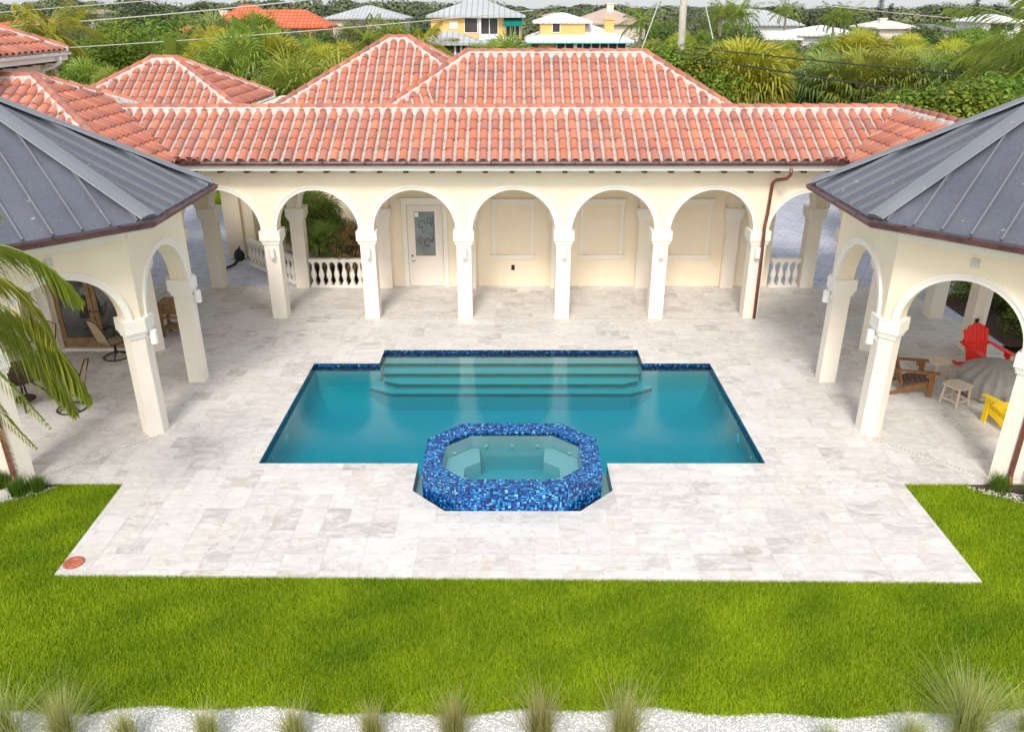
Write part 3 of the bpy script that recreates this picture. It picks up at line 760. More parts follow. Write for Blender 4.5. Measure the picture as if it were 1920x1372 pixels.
squig(-2.66,1.9,.9,g_);squig(-2.43,2.0,.7,g_);squig(-2.7,1.42,.7,g_);squig(-2.5,1.36,1.0,g_); g_.tube([(-2.37,y-.024,1.35),(-2.31,y-.024,1.62)],.012,5); g_.tube([(-2.36,y-.024,1.85),(-2.30,y-.024,2.15)],.012,5); g_.tube([(-2.62,y-.024,1.62),(-2.66,y-.024,1.75)],.012,5)
g_.build('etched_pattern',M['etch'],door)
g_=MB(); g_.box(-2.85,y-.026,2.12,-2.74,y-.02,2.26); g_.build('paper_notice',M['white'],door)
h=MB(); h.tube([(-2.97,y-.03,.95),(-2.97,y-.05,.95)],.028,10); h.build('lock',M['black'],door)
h=MB(); h.tube([(-2.97,y-.03,.80),(-2.97,y-.07,.80),(-2.88,y-.075,.80)],.014,8); h.build('handle',M['concrete'],door)
o_=MB(); o_.box(-.02,y-.012,.50,.08,y,.66); o_.build('outlet',M['black'],gal)
# roof
RF=[(-8.17,19.8,ZE),(8.17,19.8,ZE),(10.12,21.8,ZR),(-10.12,21.8,ZR)]
tile_plane(RF,0,gal)
RB=[(8.17,23.8,ZE),(-8.17,23.8,ZE),(-10.12,21.8,ZR),(10.12,21.8,ZR)]
tile_plane(RB,0,gal,w=.56,name='rear_roof_tiles')
ridge((-10.12,21.8,ZR),(10.12,21.8,ZR),gal)
eave_line(gal,(-8.2,19.8),(8.2,19.8),(0,1),z=4.22)
for sx in (-1,1):   # diverters at the valleys
    d=MB(); d.bar((sx*7.6,19.74,4.32),(sx*8.35,19.80,4.32),.02,.16); d.bar((sx*7.9,19.72,4.25),(sx*8.35,19.72,4.25),.2,.02); d.build('splash_guard',M['gutter'],gal)
def downspout(parent,pts,name='downspout'):
    b=MB(); b.tube(pts,.042,10); 
    return b.build(name,M['copper'],parent,smooth=True)
ds=downspout(gal,[(6.80,19.72,4.12),(6.80,19.73,3.98),(6.76,19.85,3.86),(6.62,20.2,3.76),(6.57,20.29,3.66),(6.55,20.31,2.9),(6.50,20.25,2.55),(6.50,20.22,2.15),(6.54,20.31,1.85),(6.56,20.32,.03)])
# balustrades
def balustrade(a,b,label,post=None):
    a=Vector((*a,0));b=Vector((*b,0)); d=b-a; L=d.length; d/=L
    root=empty('balustrade',tuple(a),label=label,cat='balustrade',group='balustrades behind the arcade')
    m=MB(); m.bar(a+Vector((0,0,.85)),b+Vector((0,0,.85)),.17,.07); m.bar(a+Vector((0,0,.80)),b+Vector((0,0,.80)),.12,.04); m.build('rail',M['trim'],root)
    m=MB(); m.bar(a+Vector((0,0,.03)),b+Vector((0,0,.03)),.13,.06); m.build('plinth',M['trim'],root)
    n=max(2,round(L/.235))
    for i in range(n):
        p=a+d*L*(i+.5)/n; k=MB()
        k.box(p.x-.07,p.y-.07,.06,p.x+.07,p.y+.07,.14); k.lathe([(.035,.14),(.06,.17),(.04,.2),(.055,.25),(.085,.36),(.078,.44),(.04,.58),(.034,.66),(.05,.69),(.034,.71),(.06,.735)],(p.x,p.y,0),10); k.box(p.x-.06,p.y-.06,.735,p.x+.06,p.y+.06,.78)
        k.build('baluster',M['trim'],root,smooth=False)
    return root
balustrade((-6.07,23.08),(-4.0,23.08),'white balustrade in front of the courtyard palms between two arcade columns')
balustrade((-6.55,23.25),(-8.55,25.3),'white balustrade running diagonally back from the arcade to the driveway pier')
balustrade((7.74,23.08),(8.62,23.08),'short white balustrade at the right end of the arcade before the blue driveway')
# ------------------------------------------------------------------ side galleries
def side_gallery(sx,label):
    root=empty('side_gallery',(sx*10.1,20.2,0),label=label,cat='arcade',group='side galleries beside the main arcade')
    # inner line of the side gallery, x = 8.66..9.04 from the pavilion back to the front gallery corner
    b=MB()
    x=sx*8.85
    # short arches: inner and outer line between y 18.75 and 20.37
    for xx in (8.85,11.4):
        Mx=frame((sx*xx,18.50),(0,1)); 
        m=MB(); m.M=Mx; arch_wall(m,0,1.86,[(.95,.78)],4.06,.36,t0=-.18); m.build('arcade_wall',M['stucco'],root)
        t=MB(); t.M=Mx; arch_trim(t,.95,.78,t0=-.18); t.build('arch_trim',M['trim'],root)
    for yy in (20.37,22.95):
        if yy: column(root,frame((sx*11.5,yy),(1,0)),0)
    # outer and inner lines further back
    for xx in ((11.5,) ):
        Mx=frame((sx*xx,20.76),(0,1)); m=MB(); m.M=Mx; arch_wall(m,0,2.18,[(1.09,.95)],4.06,.36,t0=-.18); m.build('arcade_wall',M['stucco'],root)
    for (ya,) in ((20.37,),(22.95,)):
        Mx=frame((sx*10.18,ya),(1,0)); m=MB(); m.M=Mx; arch_wall(m,-1.13,1.13,[(0,1.02)],4.06,.36); m.build('arcade_wall',M['stucco'],root)
        t=MB(); t.M=Mx; arch_trim(t,0,1.02); t.build('arch_trim',M['trim'],root)
    c=MB(); c.box(min(sx*8.7,sx*11.6),18.7,4.0,max(sx*8.7,sx*11.6),20.75,4.05); c.build('ceiling',M['ceiling'],root)
    return root
sr=side_gallery(1,'right side gallery with red tile roof joining the arcade to the right pavilion')
Y0=17.9
tile_plane([(8.17,Y0,ZE),(8.17,19.8,ZE),(10.12,21.8,ZR),(10.12,Y0,ZR)],0,sr)
tile_plane([(12.07,Y0,ZE),(12.07,23.8,ZE),(10.12,21.8,ZR),(10.12,Y0,ZR)],0,sr)
ridge((10.12,21.8,ZR),(10.12,Y0,ZR),sr)
sl=side_gallery(-1,'left side gallery with hipped red tile roof joining the arcade to the left pavilion')
AP=(-11.92,21.2,6.07); k_=SL
tile_plane([(-8.17,17.4,ZE),(-8.17,19.8,ZE),(-10.75,22.4,ZE+2.58*k_),AP],0,sl)
tile_plane([(-17.5,17.4,ZE),(-8.17,17.4,ZE),AP,(-17.5,21.2,6.07)],0,sl)
tile_plane([(-8.4,24.75,ZE+.05),(-17.5,24.75,ZE+.05),(-17.5,21.2,6.06),AP],0,sl,w=.56)
ridge(AP,(-8.2,17.45,ZE+.02),sl); ridge(AP,(-10.9,22.3,5.58),sl); ridge((-10.9,22.3,5.58),(-8.5,24.6,4.42),sl); ridge((-17.5,21.2,6.07),AP,sl)
# ------------------------------------------------------------------ villa blocks behind
def hip_block(label,x0,x1,y0,y1,ze,rx0,rx1,ry,zr,walls=None,white_gutter=False,wall=True,bk=True):
    root=empty('villa_wing',((x0+x1)/2,(y0+y1)/2,0),label=label,cat='house wing',group='tiled villa wings behind the arcade')
    A=(x0,y0,ze);B=(x1,y0,ze);C=(x1,y1,ze);D=(x0,y1,ze);P=(rx0,ry,zr);Q=(rx1,ry,zr)
    tile_plane([A,B,Q,P],0,root); tile_plane([B,C,Q],0,root); tile_plane([D,A,P],0,root)
    if bk: tile_plane([C,D,P,Q],0,root,w=.56)
    ridge(P,Q,root); 
    for a,b in ((A,P),(B,Q),(C,Q),(D,P)): ridge(b,a,root)
    if wall:
        w=MB(); w.box(x0+.55,y0+.55,0,x1-.55,y1-.55,ze-.05); w.build('wall',M['stucco'],root)
    for a,b,i in (((x0,y0),(x1,y0),(0,1)),((x1,y0),(x1,y1),(-1,0))):
        eave_line(root,a,b,i,z=ze-.09,white=True,rafters=False)
    return root
hip_block('far left low hipped red tile roof with a short ridge',-14.0,-8.55,25.9,30.1,4.88,-11.75,-11.0,28.0,6.13,wall=False)
pw=MB()
wb=empty('driveway_pier',(-9.2,26.2,0),label='tall cream pier and wall beside the driveway behind the left arch',cat='pier')
pw.box(-9.5,26.05,0,-8.95,26.5,4.85); pw.build('pier_shaft',M['stucco'],wb)
pw=MB(); pw.box(-8.95,26.25,0,-8.6,30,4.8); pw.box(-9.4,29.6,0,-8.9,30,4.8); pw.build('wall',M['stucco'],wb)
hip_block('tall hipped red tile roof left of centre behind the arcade ridge',-7.1,-.25,24.95,31.05,4.93,-4.0,-3.35,28.0,6.75,wall=False)
hc=MB(); hc.box(-8.5,26.9,0,-3.8,31,4.75)
tag(hc.build('courtyard_wall',M['stucco']),'plain cream house wall behind the courtyard palms','wall')
hip_block('wide hipped red tile roof with the longest ridge centred behind the arcade',-3.9,6.55,23.45,28.9,4.88,-1.37,4.02,26.1,6.41)
cr=empty('roof_cricket',(-2.6,23.4,4.9),label='small triangular red tile cricket between two hipped roofs',cat='roof cricket')
tile_plane([(-3.5,22.6,4.92),(-2.0,23.1,4.92),(-2.35,24.2,5.65)],0,cr)
tw=empty('villa_tower',(-16,22,0),label='upper storey tiled roof corner with white gutter at the top left',cat='house tower')
ZT_=6.60
tile_plane([(-12.6,19.6,ZT_),(-12.6,24.3,ZT_),(-14.95,21.95,ZT_+1.15)],0,tw)
tile_plane([(-22,19.6,ZT_),(-12.6,19.6,ZT_),(-14.95,21.95,ZT_+1.15),(-22,21.95,ZT_+1.15)],0,tw)
tile_plane([(-12.6,24.3,ZT_),(-22,24.3,ZT_),(-22,21.95,ZT_+1.15),(-14.95,21.95,ZT_+1.15)],0,tw,w=.56)
ridge((-14.95,21.95,ZT_+1.15),(-12.6,24.3,ZT_),tw); ridge((-14.95,21.95,ZT_+1.15),(-12.6,19.6,ZT_),tw)
w=MB(); w.box(-22,20.2,0,-13.15,23.75,6.46); w.build('wall',M['stucco'],tw)
eave_line(tw,(-12.6,19.6),(-12.6,24.34),(-1,0),z=ZT_-.09,white=True,rafters=True)
d=MB(); d.tube([(-12.52,23.7,6.46),(-12.54,23.7,6.32),(-12.75,23.7,6.2),(-13.05,23.7,6.12),(-13.09,23.7,6.0),(-13.09,23.7,5.0)],.05,8); d.build('downspout',M['white'],tw,smooth=True)
# ------------------------------------------------------------------ octagonal pavilions
def pier_poly(P,dp,dn,w,ins,out):
    """P outer corner, dp/dn directions along previous / next face, inward normals to the left"""
    npv=Vector((-dp.y,dp.x));nnx=Vector((-dn.y,dn.x)); bis=(npv+nnx).normalized(); cs=bis.dot(npv)
    Po=P-bis*out/cs; Pi=P+bis*ins/cs
    return [P-dp*w-npv*out,Po,P+dn*w-nnx*out,P+dn*w+nnx*ins,Pi,P-dp*w+npv*ins]
def pavilion(sx,label):
    C=Vector((sx*10.06,15.28)); AP_=3.14; side=2*AP_*math.tan(R(22.5)); CR=AP_/math.cos(R(22.5))
    root=empty('octagonal_pavilion',(C.x,C.y,0),label=label,cat='pavilion',group='octagonal pavilions flanking the pool')
    V=[C+Vector((math.cos(R(22.5+45*k)),math.sin(R(22.5+45*k))))*CR for k in range(8)]   # ccw, face k: V[k]->V[k+1]
    wall=MB(); W=.27
    for k in range(8):
        P=V[k]; dp=(V[k]-V[k-1]).normalized(); dn=(V[(k+1)%8]-V[k]).normalized()
        def poly(w,i,o): return [(q.x,q.y) for q in pier_poly(P,dp,dn,w,i,o)]
        b=MB(); b.prism(poly(W,.36,0),0,ZS-.355); c=b.build('column',M['column'],root)
        m=MB(); m.prism(poly(W+.03,.39,.03),ZS-.36,ZS-.31); m.prism(poly(W+.045,.405,.045),ZS-.31,ZS-.25); m.prism(poly(W+.075,.43,.075),ZS-.25,ZS); m.build('capital',M['trim'],c)
        wall.prism(poly(W,.36,0),ZS+.001,4.12,bot=False)
    for k in range(8):
        a=V[k];d=(V[(k+1)%8]-a).normalized(); Mx=frame((a.x,a.y),(d.x,d.y)); wall.M=Mx
        r=side/2-W-.01
        arch_wall(wall,W,side-W,[(side/2,r)],4.12,.36,ends=False)
        t=MB(); t.M=Mx; arch_trim(t,side/2,r); t.build('arch_trim',M['trim'],root)
        m=MB(); m.M=Mx; m.box(-.0,-.05,3.93,side,-.001,4.12); m.box(0,-.09,4.02,side,-.05,4.12); m.build('cornice',M['trim'],root)
    wall.M=Matrix.Identity(4)
    wall.build('arcade_wall',M['stucco'],root)
    cl=MB(); cl.add([(v.x,v.y,4.10) for v in V],[tuple(range(8))]); cl.build('ceiling',M['ceiling'],root)
    # copper-grey standing seam roof
    AR=AP_+.63; CRr=AR/math.cos(R(22.5)); E=[C+Vector((math.cos(R(22.5+45*k)),math.sin(R(22.5+45*k))))*CRr for k in range(8)]; ze,za=4.34,6.42
    rf=MB(); top=Vector((C.x,C.y,za))
    for k in range(8):
        a=Vector((*E[k],ze));b=Vector((*E[(k+1)%8],ze)); rf.add([a,b,top,a-Vector((0,0,.03)),b-Vector((0,0,.03))],[(0,1,2),(0,3,4,1)])
    rf.build('metal_roof',M['zinc'],root)
    sm=MB()
    for k in range(8):
        a=Vector((*E[k],ze));b=Vector((*E[(k+1)%8],ze)); L=(b-a).length; u=(b-a)/L; mid=(a+b)/2; v=(top-mid); H=v.length; v/=H; nn=u.cross(v)
        n=7
        for i in range(n):
            s=L*(i+.5)/n; h=H*(1-abs(s-L/2)/(L/2))-.06
            if h<.15: continue
            p=a+u*s; sm.bar(p+nn*.026,p+v*h+nn*.026,.028,.055,up=tuple(nn))
    sm.build('standing_seams',M['zincl'],root)
    for k in range(8):
        h=MB(); a=Vector((*E[k],ze)); d=(top-a).normalized(); sd=d.cross(Vector((0,0,1))).normalized(); upv=sd.cross(d)
        a2=a+d*.02; pr_=[(-.185,.030),(-.17,.055),(-.04,.088),(.04,.088),(.17,.055),(.185,.030),(.17,.042),(0,.075),(-.17,.042)]
        A_=[a2+sd*p[0]+upv*(p[1]+.012) for p in pr_]; B_=[top+sd*p[0]+upv*(p[1]+.012) for p in pr_]; m9=len(pr_)
        h.add(A_+B_,[(q_,(q_+1)%m9,m9+(q_+1)%m9,m9+q_) for q_ in range(m9)]+[tuple(range(m9)),tuple(range(2*m9-1,m9-1,-1))])
        h.bar(a2+upv*.05,a2+d*.03+upv*.05,.30,.06); h.build('hip_cap',M['zincl'],root)
    g=MB(); prof=[(-.01,.02),(-.01,-.07),(.055,-.085),(.10,-.055),(.115,.01),(.125,.02),(.10,.022),(.03,-.02)]
    rings=[]
    for (o_,z_) in prof:
        rr=(AR+o_)/math.cos(R(22.5)); rings.append([(C.x+math.cos(R(22.5+45*k))*rr,C.y+math.sin(R(22.5+45*k))*rr,ze-.045+z_) for k in range(8)])
    n=len(prof)
    g.add([p for r_ in rings for p in r_],[(i*8+k,i*8+(k+1)%8,((i+1)%n)*8+(k+1)%8,((i+1)%n)*8+k) for i in range(n) for k in range(8)])
    for k in range(8):
        for f in (.17,.5,.83):
            p=E[k].lerp(E[(k+1)%8],f); q=(p-C).normalized(); g.bar((p.x,p.y,ze-.01),(p.x+q.x*.125,p.y+q.y*.125,ze-.01),.03,.012)
    g.build('gutter',M['gutter'],root)
    sf=MB()
    for k in range(8):
        rr=[(CRr-.02,ze-.06),(CRr-.02,ze-.17),(CR+.02,4.06)]
        a0,a1=R(22.5+45*k),R(67.5+45*k)
        for (r0,z0),(r1,z1) in zip(rr,rr[1:]):
            sf.quad(*[(C.x+math.cos(a)*r_,C.y+math.sin(a)*r_,z_) for a,r_,z_ in ((a0,r0,z0),(a1,r0,z0),(a1,r1,z1),(a0,r1,z1))])
    sf.build('fascia',M['trim'],root,fix=False)
    # lamps on the two pool-side piers, speaker above the diagonal arch
    for yy in ((13.98,-1),(16.58,1)):
        
        s=0
        lm=MB(); x=sx*(6.92); y=yy[0]+(.13 if yy[1]<0 else -.13)
        lm.tube([(x-sx*.11,y,1.87),(x-sx*.11,y,2.13)],.07,14); lm.tube([(x,y,2.0),(x-sx*.06,y,2.0)],.035,8); lm.box(min(x,x-sx*.02),y-.05,1.94,max(x,x-sx*.02),y+.05,2.06); lm.build('wall_lamp',M['white'],root)
    # diagonal face toward the camera and the pool
    a=Vector((sx*6.92,13.98)); b=Vector((sx*8.76,12.14)); m=(a+b)/2; d=(b-a).normalized(); q=Vector((d.y,-d.x)); 
    if (m+q-C).length<(m-C).length: q=-q
    sp=MB(); sp.bar((m.x-d.x*.06+q.x*.02,m.y-d.y*.06+q.y*.02,3.77),(m.x+d.x*.06+q.x*.02,m.y+d.y*.06+q.y*.02,3.77),.04,.14); sp.build('vent_cover',M['slab'],root)
    # copper downspout on the front corner pier
    p=Vector((sx*8.76,12.14)); o2=(p-C).normalized(); 
    f=lambda k,z,dx=0: (p.x+o2.x*k+sx*.05+dx,p.y+o2.y*k,z)
    downspout(root,[f(.62,4.2),f(.60,4.0),f(.30,3.78),f(.09,3.7),f(.06,3.5),f(.06,2.6),f(.15,2.5),f(.15,2.1),f(.06,1.95),f(.06,.22),f(.10,.12),f(.22,.06)])
    return root,V
PL,VL=pavilion(-1,'left octagonal pavilion with grey metal roof, palm fronds in front')
PR,VR=pavilion(1,'right octagonal pavilion with grey metal roof over the colourful chairs')
# French doors closing the back of the left pavilion
def french(root):
    y=18.22; w=MB(); w.box(-11.2,y,0,-11.05,y+.1,3.9); w.box(-11.05,y,2.5,-9.22,y+.1,3.9); w.box(-9.22,y,0,-8.95,y+.1,3.9); w.build('infill_wall',M['stucco'],root)
    w=MB(); w.box(-11.2,y-.10,.0,-8.95,y-.002,.05); w.build('threshold',M['trim'],root)
    for (a,b) in ((-11.04,-10.14),(-10.12,-9.23)):
        f=MB(); f.box(a,y,.051,a+.11,y+.06,2.49); f.box(b-.11,y,.051,b,y+.06,2.49); f.box(a+.11,y,.051,b-.11,y+.06,.32); f.box(a+.11,y,2.36,b-.11,y+.06,2.49)
        d=f.build('french_door',M['wood'],root); g=MB(); g.box(a+.11,y+.02,.32,b-.11,y+.04,2.36); g.build('glass',M['glass'],d)
        h=MB(); hx=b-.05 if a<-10.5 else a+.05; h.tube([(hx,y-.005,1.0),(hx,y-.05,1.0),(hx+(-.1 if a<-10.5 else .1),y-.05,1.0)],.012,6); h.build('handle',M['bronze'],d)
french(PL)
ob=MB(); q=VR[1]; ob.box(q.x-.20,q.y-.40,.75,q.x-.12,q.y-.385,.88); ob.build('outlet',M['black'],PR)
# ------------------------------------------------------------------ furniture (local coordinates, front = -y)
def adirondack(name,label,m,ms,loc,rz):
    r=empty('adirondack_chair',loc,rz,label=label,cat='chair')
    K=dict(local=True)
    for i in range(6):      # seat slats front to back, each slopes down
        pass
    b=MB()
    for i in range(6):
        y0=-.33+i*.098; z=.375-(i*.098)*.30-(.03 if i==0 else 0)*0
        b.add([(-.27,y0,z),(.27,y0,z),(.27,y0+.086,z-.026),(-.27,y0+.086,z-.026),(-.27,y0,z-.022),(.27,y0,z-.022),(.27,y0+.086,z-.048),(-.27,y0+.086,z-.048)],[(0,1,2,3),(7,6,5,4),(0,4,5,1),(1,5,6,2),(2,6,7,3),(3,7,4,0)])
    b.build('seat',ms,r,**K)
    b=MB()
    for i in range(6):
        t=(i-2.5); xb=t*.082; xt=t*.108; h=.86-.018*t*t
        y0,z0=.23,.20; y1,z1=y0+h*.30,z0+h*.955
        w0,w1=.036,.049
        vs=[(xb-w0,y0,z0),(xb+w0,y0,z0),(xt+w1,y1,z1-(.02 if t>0 else 0)*abs(t)),(xt-w1,y1,z1-(.02 if t<0 else 0)*abs(t))]
        vs+= [(x,y+.022,z-.004) for x,y,z in vs]
        b.add(vs,[(0,1,2,3),(7,6,5,4),(0,4,5,1),(1,5,6,2),(2,6,7,3),(3,7,4,0)])
    b.bar((-.27,.47,.60),(.27,.47,.60),.03,.07); b.bar((-.25,.27,.24),(.25,.27,.24),.03,.07)
    b.build('backrest',m,r,**K)
    for s in (-1,1):
        a=MB(); x=s*.34
        vs=[(x-.045,-.42,.575),(x+.075*1,-.42,.575),(x+.07,.0,.59),(x+.03,.45,.60),(x-.03,.45,.60),(x-.06,0,.59)]
        if s<0: vs=[(2*x-p[0],p[1],p[2]) for p in vs]
        n=6; a.add(vs+[(p[0],p[1],p[2]-.026) for p in vs],[tuple(range(n)),tuple(range(2*n-1,n-1,-1))]+[(i,(i+1)%n,n+(i+1)%n,n+i) for i in range(n)])
        a.build('arm',m,r,**K)
        a=MB(); a.box(x-.016,-.35,0,x+.016,-.24,.565); a.box(x-.016,-.24,.44,x+.016,-.17,.562); a.build('leg',m,r,**K)
        a=MB(); x2=s*.30   # curved side rail forming the back leg
        pts=[(-.36,.35,.13),(-.1,.30,.125),(.2,.19,.115),(.45,.07,.10),(.60,.05,.09)]
        vs=[];
        for (y,z,h) in pts: vs+=[(x2-.014,y,z),(x2+.014,y,z),(x2+.014,y,max(z-h,0)),(x2-.014,y,max(z-h,0))]
        fs=[(4*i+j,4*i+(j+1)%4,4*i+4+(j+1)%4,4*i+4+j) for i in range(4) for j in range(4)]+[(0,1,2,3),(19,18,17,16)]
        a.add(vs,fs); a.build('rear_leg',m,r,**K)
    a=MB(); a.bar((-.33,.36,.56),(.33,.36,.56),.03,.08); a.build('back_support',m,r,**K)
    return r
adirondack('c','red slatted garden armchair facing the covered fire pit',M['redp'],M['redp'],(10.88,16.9,0),R(8))
adirondack('c','brown slatted garden armchair with dark seat beside the right pavilion column',M['brownp'],M['seatbrown'],(8.78,15.95,0),R(82))
adirondack('c','yellow slatted garden armchair partly hidden by the front corner column',M['yellowp'],M['yellowp'],(10.0,14.22,0),R(192))
def side_table(label,loc,rz):
    r=empty('side_table',loc,rz,label=label,cat='side table',group='sand coloured side tables by the fire pit')
    K=dict(local=True); b=MB(); 
    for i in range(5):
        x=-.20+i*.10; c=.05 if i in (0,4) else 0
        b.add([(x-.046,-.24+c,.43),(x+.046,-.24+c,.43),(x+.046,.24-c,.43),(x-.046,.24-c,.43),(x-.046,-.24+c,.455),(x+.046,-.24+c,.455),(x+.046,.24-c,.455),(x-.046,.24-c,.455)],[(0,3,2,1),(4,5,6,7),(0,1,5,4),(1,2,6,5),(2,3,7,6),(3,0,4,7)])
    b.build('table_top',M['sand'],r,**K)
    for sx in (-1,1):
        for sy in (-1,1):
            b=MB(); b.bar((sx*.20,sy*.19,0),(sx*.17,sy*.16,.43),.045,.03,up=(0,1,0)); b.build('leg',M['sand'],r,**K)
    b=MB()
    for s in (-1,1): b.bar((-.185,s*.18,.13),(.185,s*.18,.13),.025,.03); b.bar((s*.185,-.18,.131),(s*.185,.18,.131),.025,.03)
    b.build('stretcher',M['sand'],r,**K)
    return r
side_table('sand coloured slatted side table in front of the covered fire pit',(9.42,15.25,0),R(28))
side_table('sand coloured slatted side table half hidden behind the fire pit cover and brown chair',(9.58,16.5,0),R(25))
# covered fire pit
fp=empty('covered_fire_pit',(10.55,15.78,0),label='round fire pit under a pleated grey cloth cover',cat='fire pit')
b=MB(); n=192; prof=[(.02,.71),(.34,.70),(.37,.685),(.52,.60),(.68,.49),(.745,.42),(.75,.2),(.77,.07)]
vs=[];fs=[]
for i,(r_,z_) in enumerate(prof):
    for j in range(n):
        a=2*math.pi*j/n; f=max(0,i-2)/5; pl=abs(((9*a/math.pi+.25*math.sin(3*a))%1)*2-1); rr=r_*(1+.085*f*(pl-.5)+.008*f*math.sin(23*a)); zz=z_+(.055*(pl-.5) if i in(3,4,5) else 0)
        vs.append((rr*math.cos(a),rr*math.sin(a),zz))
for i in range(len(prof)-1):
    for j in range(n): fs.append((i*n+j,i*n+(j+1)%n,(i+1)*n+(j+1)%n,(i+1)*n+j))
fs.append(tuple(range(n))); b.add(vs,fs); b.build('cover',M['cover'],fp,smooth=True,local=True)
b=MB(); b.lathe([(.70,.0),(.72,.1),(.6,.3)],(0,0,0),8); b.build('fire_pit_base',M['sand'],fp,local=True)
# bronze patio set
def patio_chair(label,loc,rz):
    r=empty('patio_chair',loc,rz,label=label,cat='patio chair',group='bronze swivel patio chairs in the left pavilion'); K=dict(local=True)
    b=MB(); 
    for k in range(24):
        a0,a1=2*math.pi*k/24,2*math.pi*(k+1)/24; b.tube([(.29*math.cos(a0),.29*math.sin(a0),.02),(.29*math.cos(a1),.29*math.sin(a1),.02)],.016,6,caps=False)
    for k in range(4):
        a=math.pi/4+k*math.pi/2; b.tube([(.29*math.cos(a),.29*math.sin(a),.03),(.14*math.cos(a),.14*math.sin(a),.10),(0,0,.16)],.016,6)
    b.tube([(0,0,.1),(0,0,.38)],.03,8); b.build('swivel_base',M['bronze'],r,**K)
    b=MB(); pts=[]
    for j in range(5):
        for i in range(7):
            x=(-1+i/3)*.25; y=-.25+j*.125; pts.append((x,y,.42-.03*(1-(x/.25)**2)))
    b.add(pts,[(j*7+i,j*7+i+1,j*7+i+8,j*7+i+7) for j in range(4) for i in range(6)]); b.build('seat',M['mesh'],r,smooth=True,**K)
    b=MB(); pts=[]
    for j in range(7):
        t=j/6; w=.25*(1-.15*t**3)
        for i in range(7):
            x=(-1+i/3)*w; y=.25+.20*t-.05*(1-(x/w)**2); z=.42+.62*t+(.05*(1-(x/w)**2) if j==6 else 0); pts.append((x,y,z))
    b.add(pts,[(j*7+i,j*7+i+1,j*7+i+8,j*7+i+7) for j in range(6) for i in range(6)]); b.build('backrest',M['mesh'],r,smooth=True,**K)
    b=MB()
    for s in (-1,1):
        b.tube([(s*.26,-.25,.42),(s*.26,.25,.42),(s*.25,.33,.7),(s*.22,.46,1.03),(0,.46,1.09)],.014,6)
        b.tube([(s*.27,.30,.64),(s*.31,.05,.66),(s*.32,-.22,.66),(s*.30,-.29,.60),(s*.29,-.24,.55),(s*.28,-.2,.48),(s*.25,-.2,.41),(0,-.1,.37)],.015,6)
    b.build('frame',M['bronze'],r,**K)
    return r
patio_chair('bronze swivel patio chair with ring base, nearest to the left pavilion columns',(-9.25,15.0,0),R(-80))
patio_chair('bronze patio chair with tall tan sling back behind the dark table',(-10.9,16.9,0),R(160+180))
patio_chair('bronze patio chair at the French doors, mostly hidden by a column',(-9.55,17.75,0),R(150))
tb=empty('patio_table',(-10.35,15.25,0),label='dark round metal patio table behind the palm fronds',cat='table')
b=MB(); b.lathe([(.68,.70),(.70,.715),(.70,.735),(.66,.74)],(0,0,0),32); b.build('table_top',M['bronze'],tb,local=True)
for k in range(4):
    a=k*math.pi/2+.5; c_,s_=math.cos(a),math.sin(a); b=MB(); b.tube([(.5*c_,.5*s_,0),(.38*c_,.38*s_,.25),(.2*c_,.2*s_,.45),(.4*c_,.4*s_,.70)],.02,6); b.build('leg',M['bronze'],tb,local=True)
b=MB(); b.lathe([(.2,.1),(.21,.12),(.2,.14)],(0,0,0),16); b.build('lower_ring',M['bronze'],tb,local=True)
# console
cs=empty('wooden_console',(-8.55,19.25,0),label='rustic brown wooden console table behind the left pavilion columns',cat='console table')
b=MB(); b.box(-.40,-.25,.86,.40,.25,.92); b.build('table_top',M['wood'],cs,local=True)
for x in (-.36,.36):
    for y_ in (-.2,.2): b=MB(); b.box(x-.04,y_-.04,0,x+.04,y_+.04,.86); b.build('leg',M['wood'],cs,local=True)
b=MB(); b.box(-.38,-.22,.2,.38,.22,.24); b.box(-.32,-.24,.62,.32,-.215,.86); b.box(-.32,-.235,.5,.32,-.22,.56); b.build('shelf',M['wood'],cs,local=True)
b=MB(); b.lathe([(.13,0),(.2,.05),(.21,.14),(.16,.22),(.07,.27),(.02,.29)],(0,0,0),14); b.M=Matrix.Translation((0,0,0)); b.tube([(-.1,0,.24),(0,0,.36),(.1,0,.24)],.012,6)
tag(b.build('black_pot',M['black'],local=True,origin=(-8.6,19.25,.92)),'black lidded pot standing on the wooden console','pot')
# leaf blower by the post
lb_=empty('leaf_blower',(-8.95,25.45,0),label='black leaf blower leaning by the balustrade pier at the driveway',cat='leaf blower')
b=MB(); b.lathe([(.08,.1),(.16,.16),(.18,.28),(.14,.42),(.06,.5)],(0,0,0),12); b.tube([(0,0,.45),(.06,-.05,.6),(.0,-.1,.48)],.02,6); b.build('body',M['black'],lb_,local=True)
b=MB(); b.tube([(0,-.1,.2),(-.08,-.35,.08),(-.25,-.6,.05)],[.05,.05,.04],8); b.tube([(-.25,-.6,.04),(-.36,-.66,.03)],[.05,.07],6); b.build('nozzle',M['black'],lb_,local=True)
# drainage slab below the left downspout
b=MB(); b.M=Matrix.Translation((-9.3,11.30,-.03))@Matrix.Rotation(R(40),4,'Z'); b.box(-.55,-.13,0,.75,.13,.05); b.box(-.55,-.13,.05,.75,-.10,.09); b.box(-.55,.10,.05,.75,.13,.09); b.box(.72,-.10,.05,.75,.10,.09)
tag(b.build('splash_block',M['slab'],origin=(-9.3,11.30,-.03)),'pale concrete drainage trough at the foot of the left downspout','drainage trough')
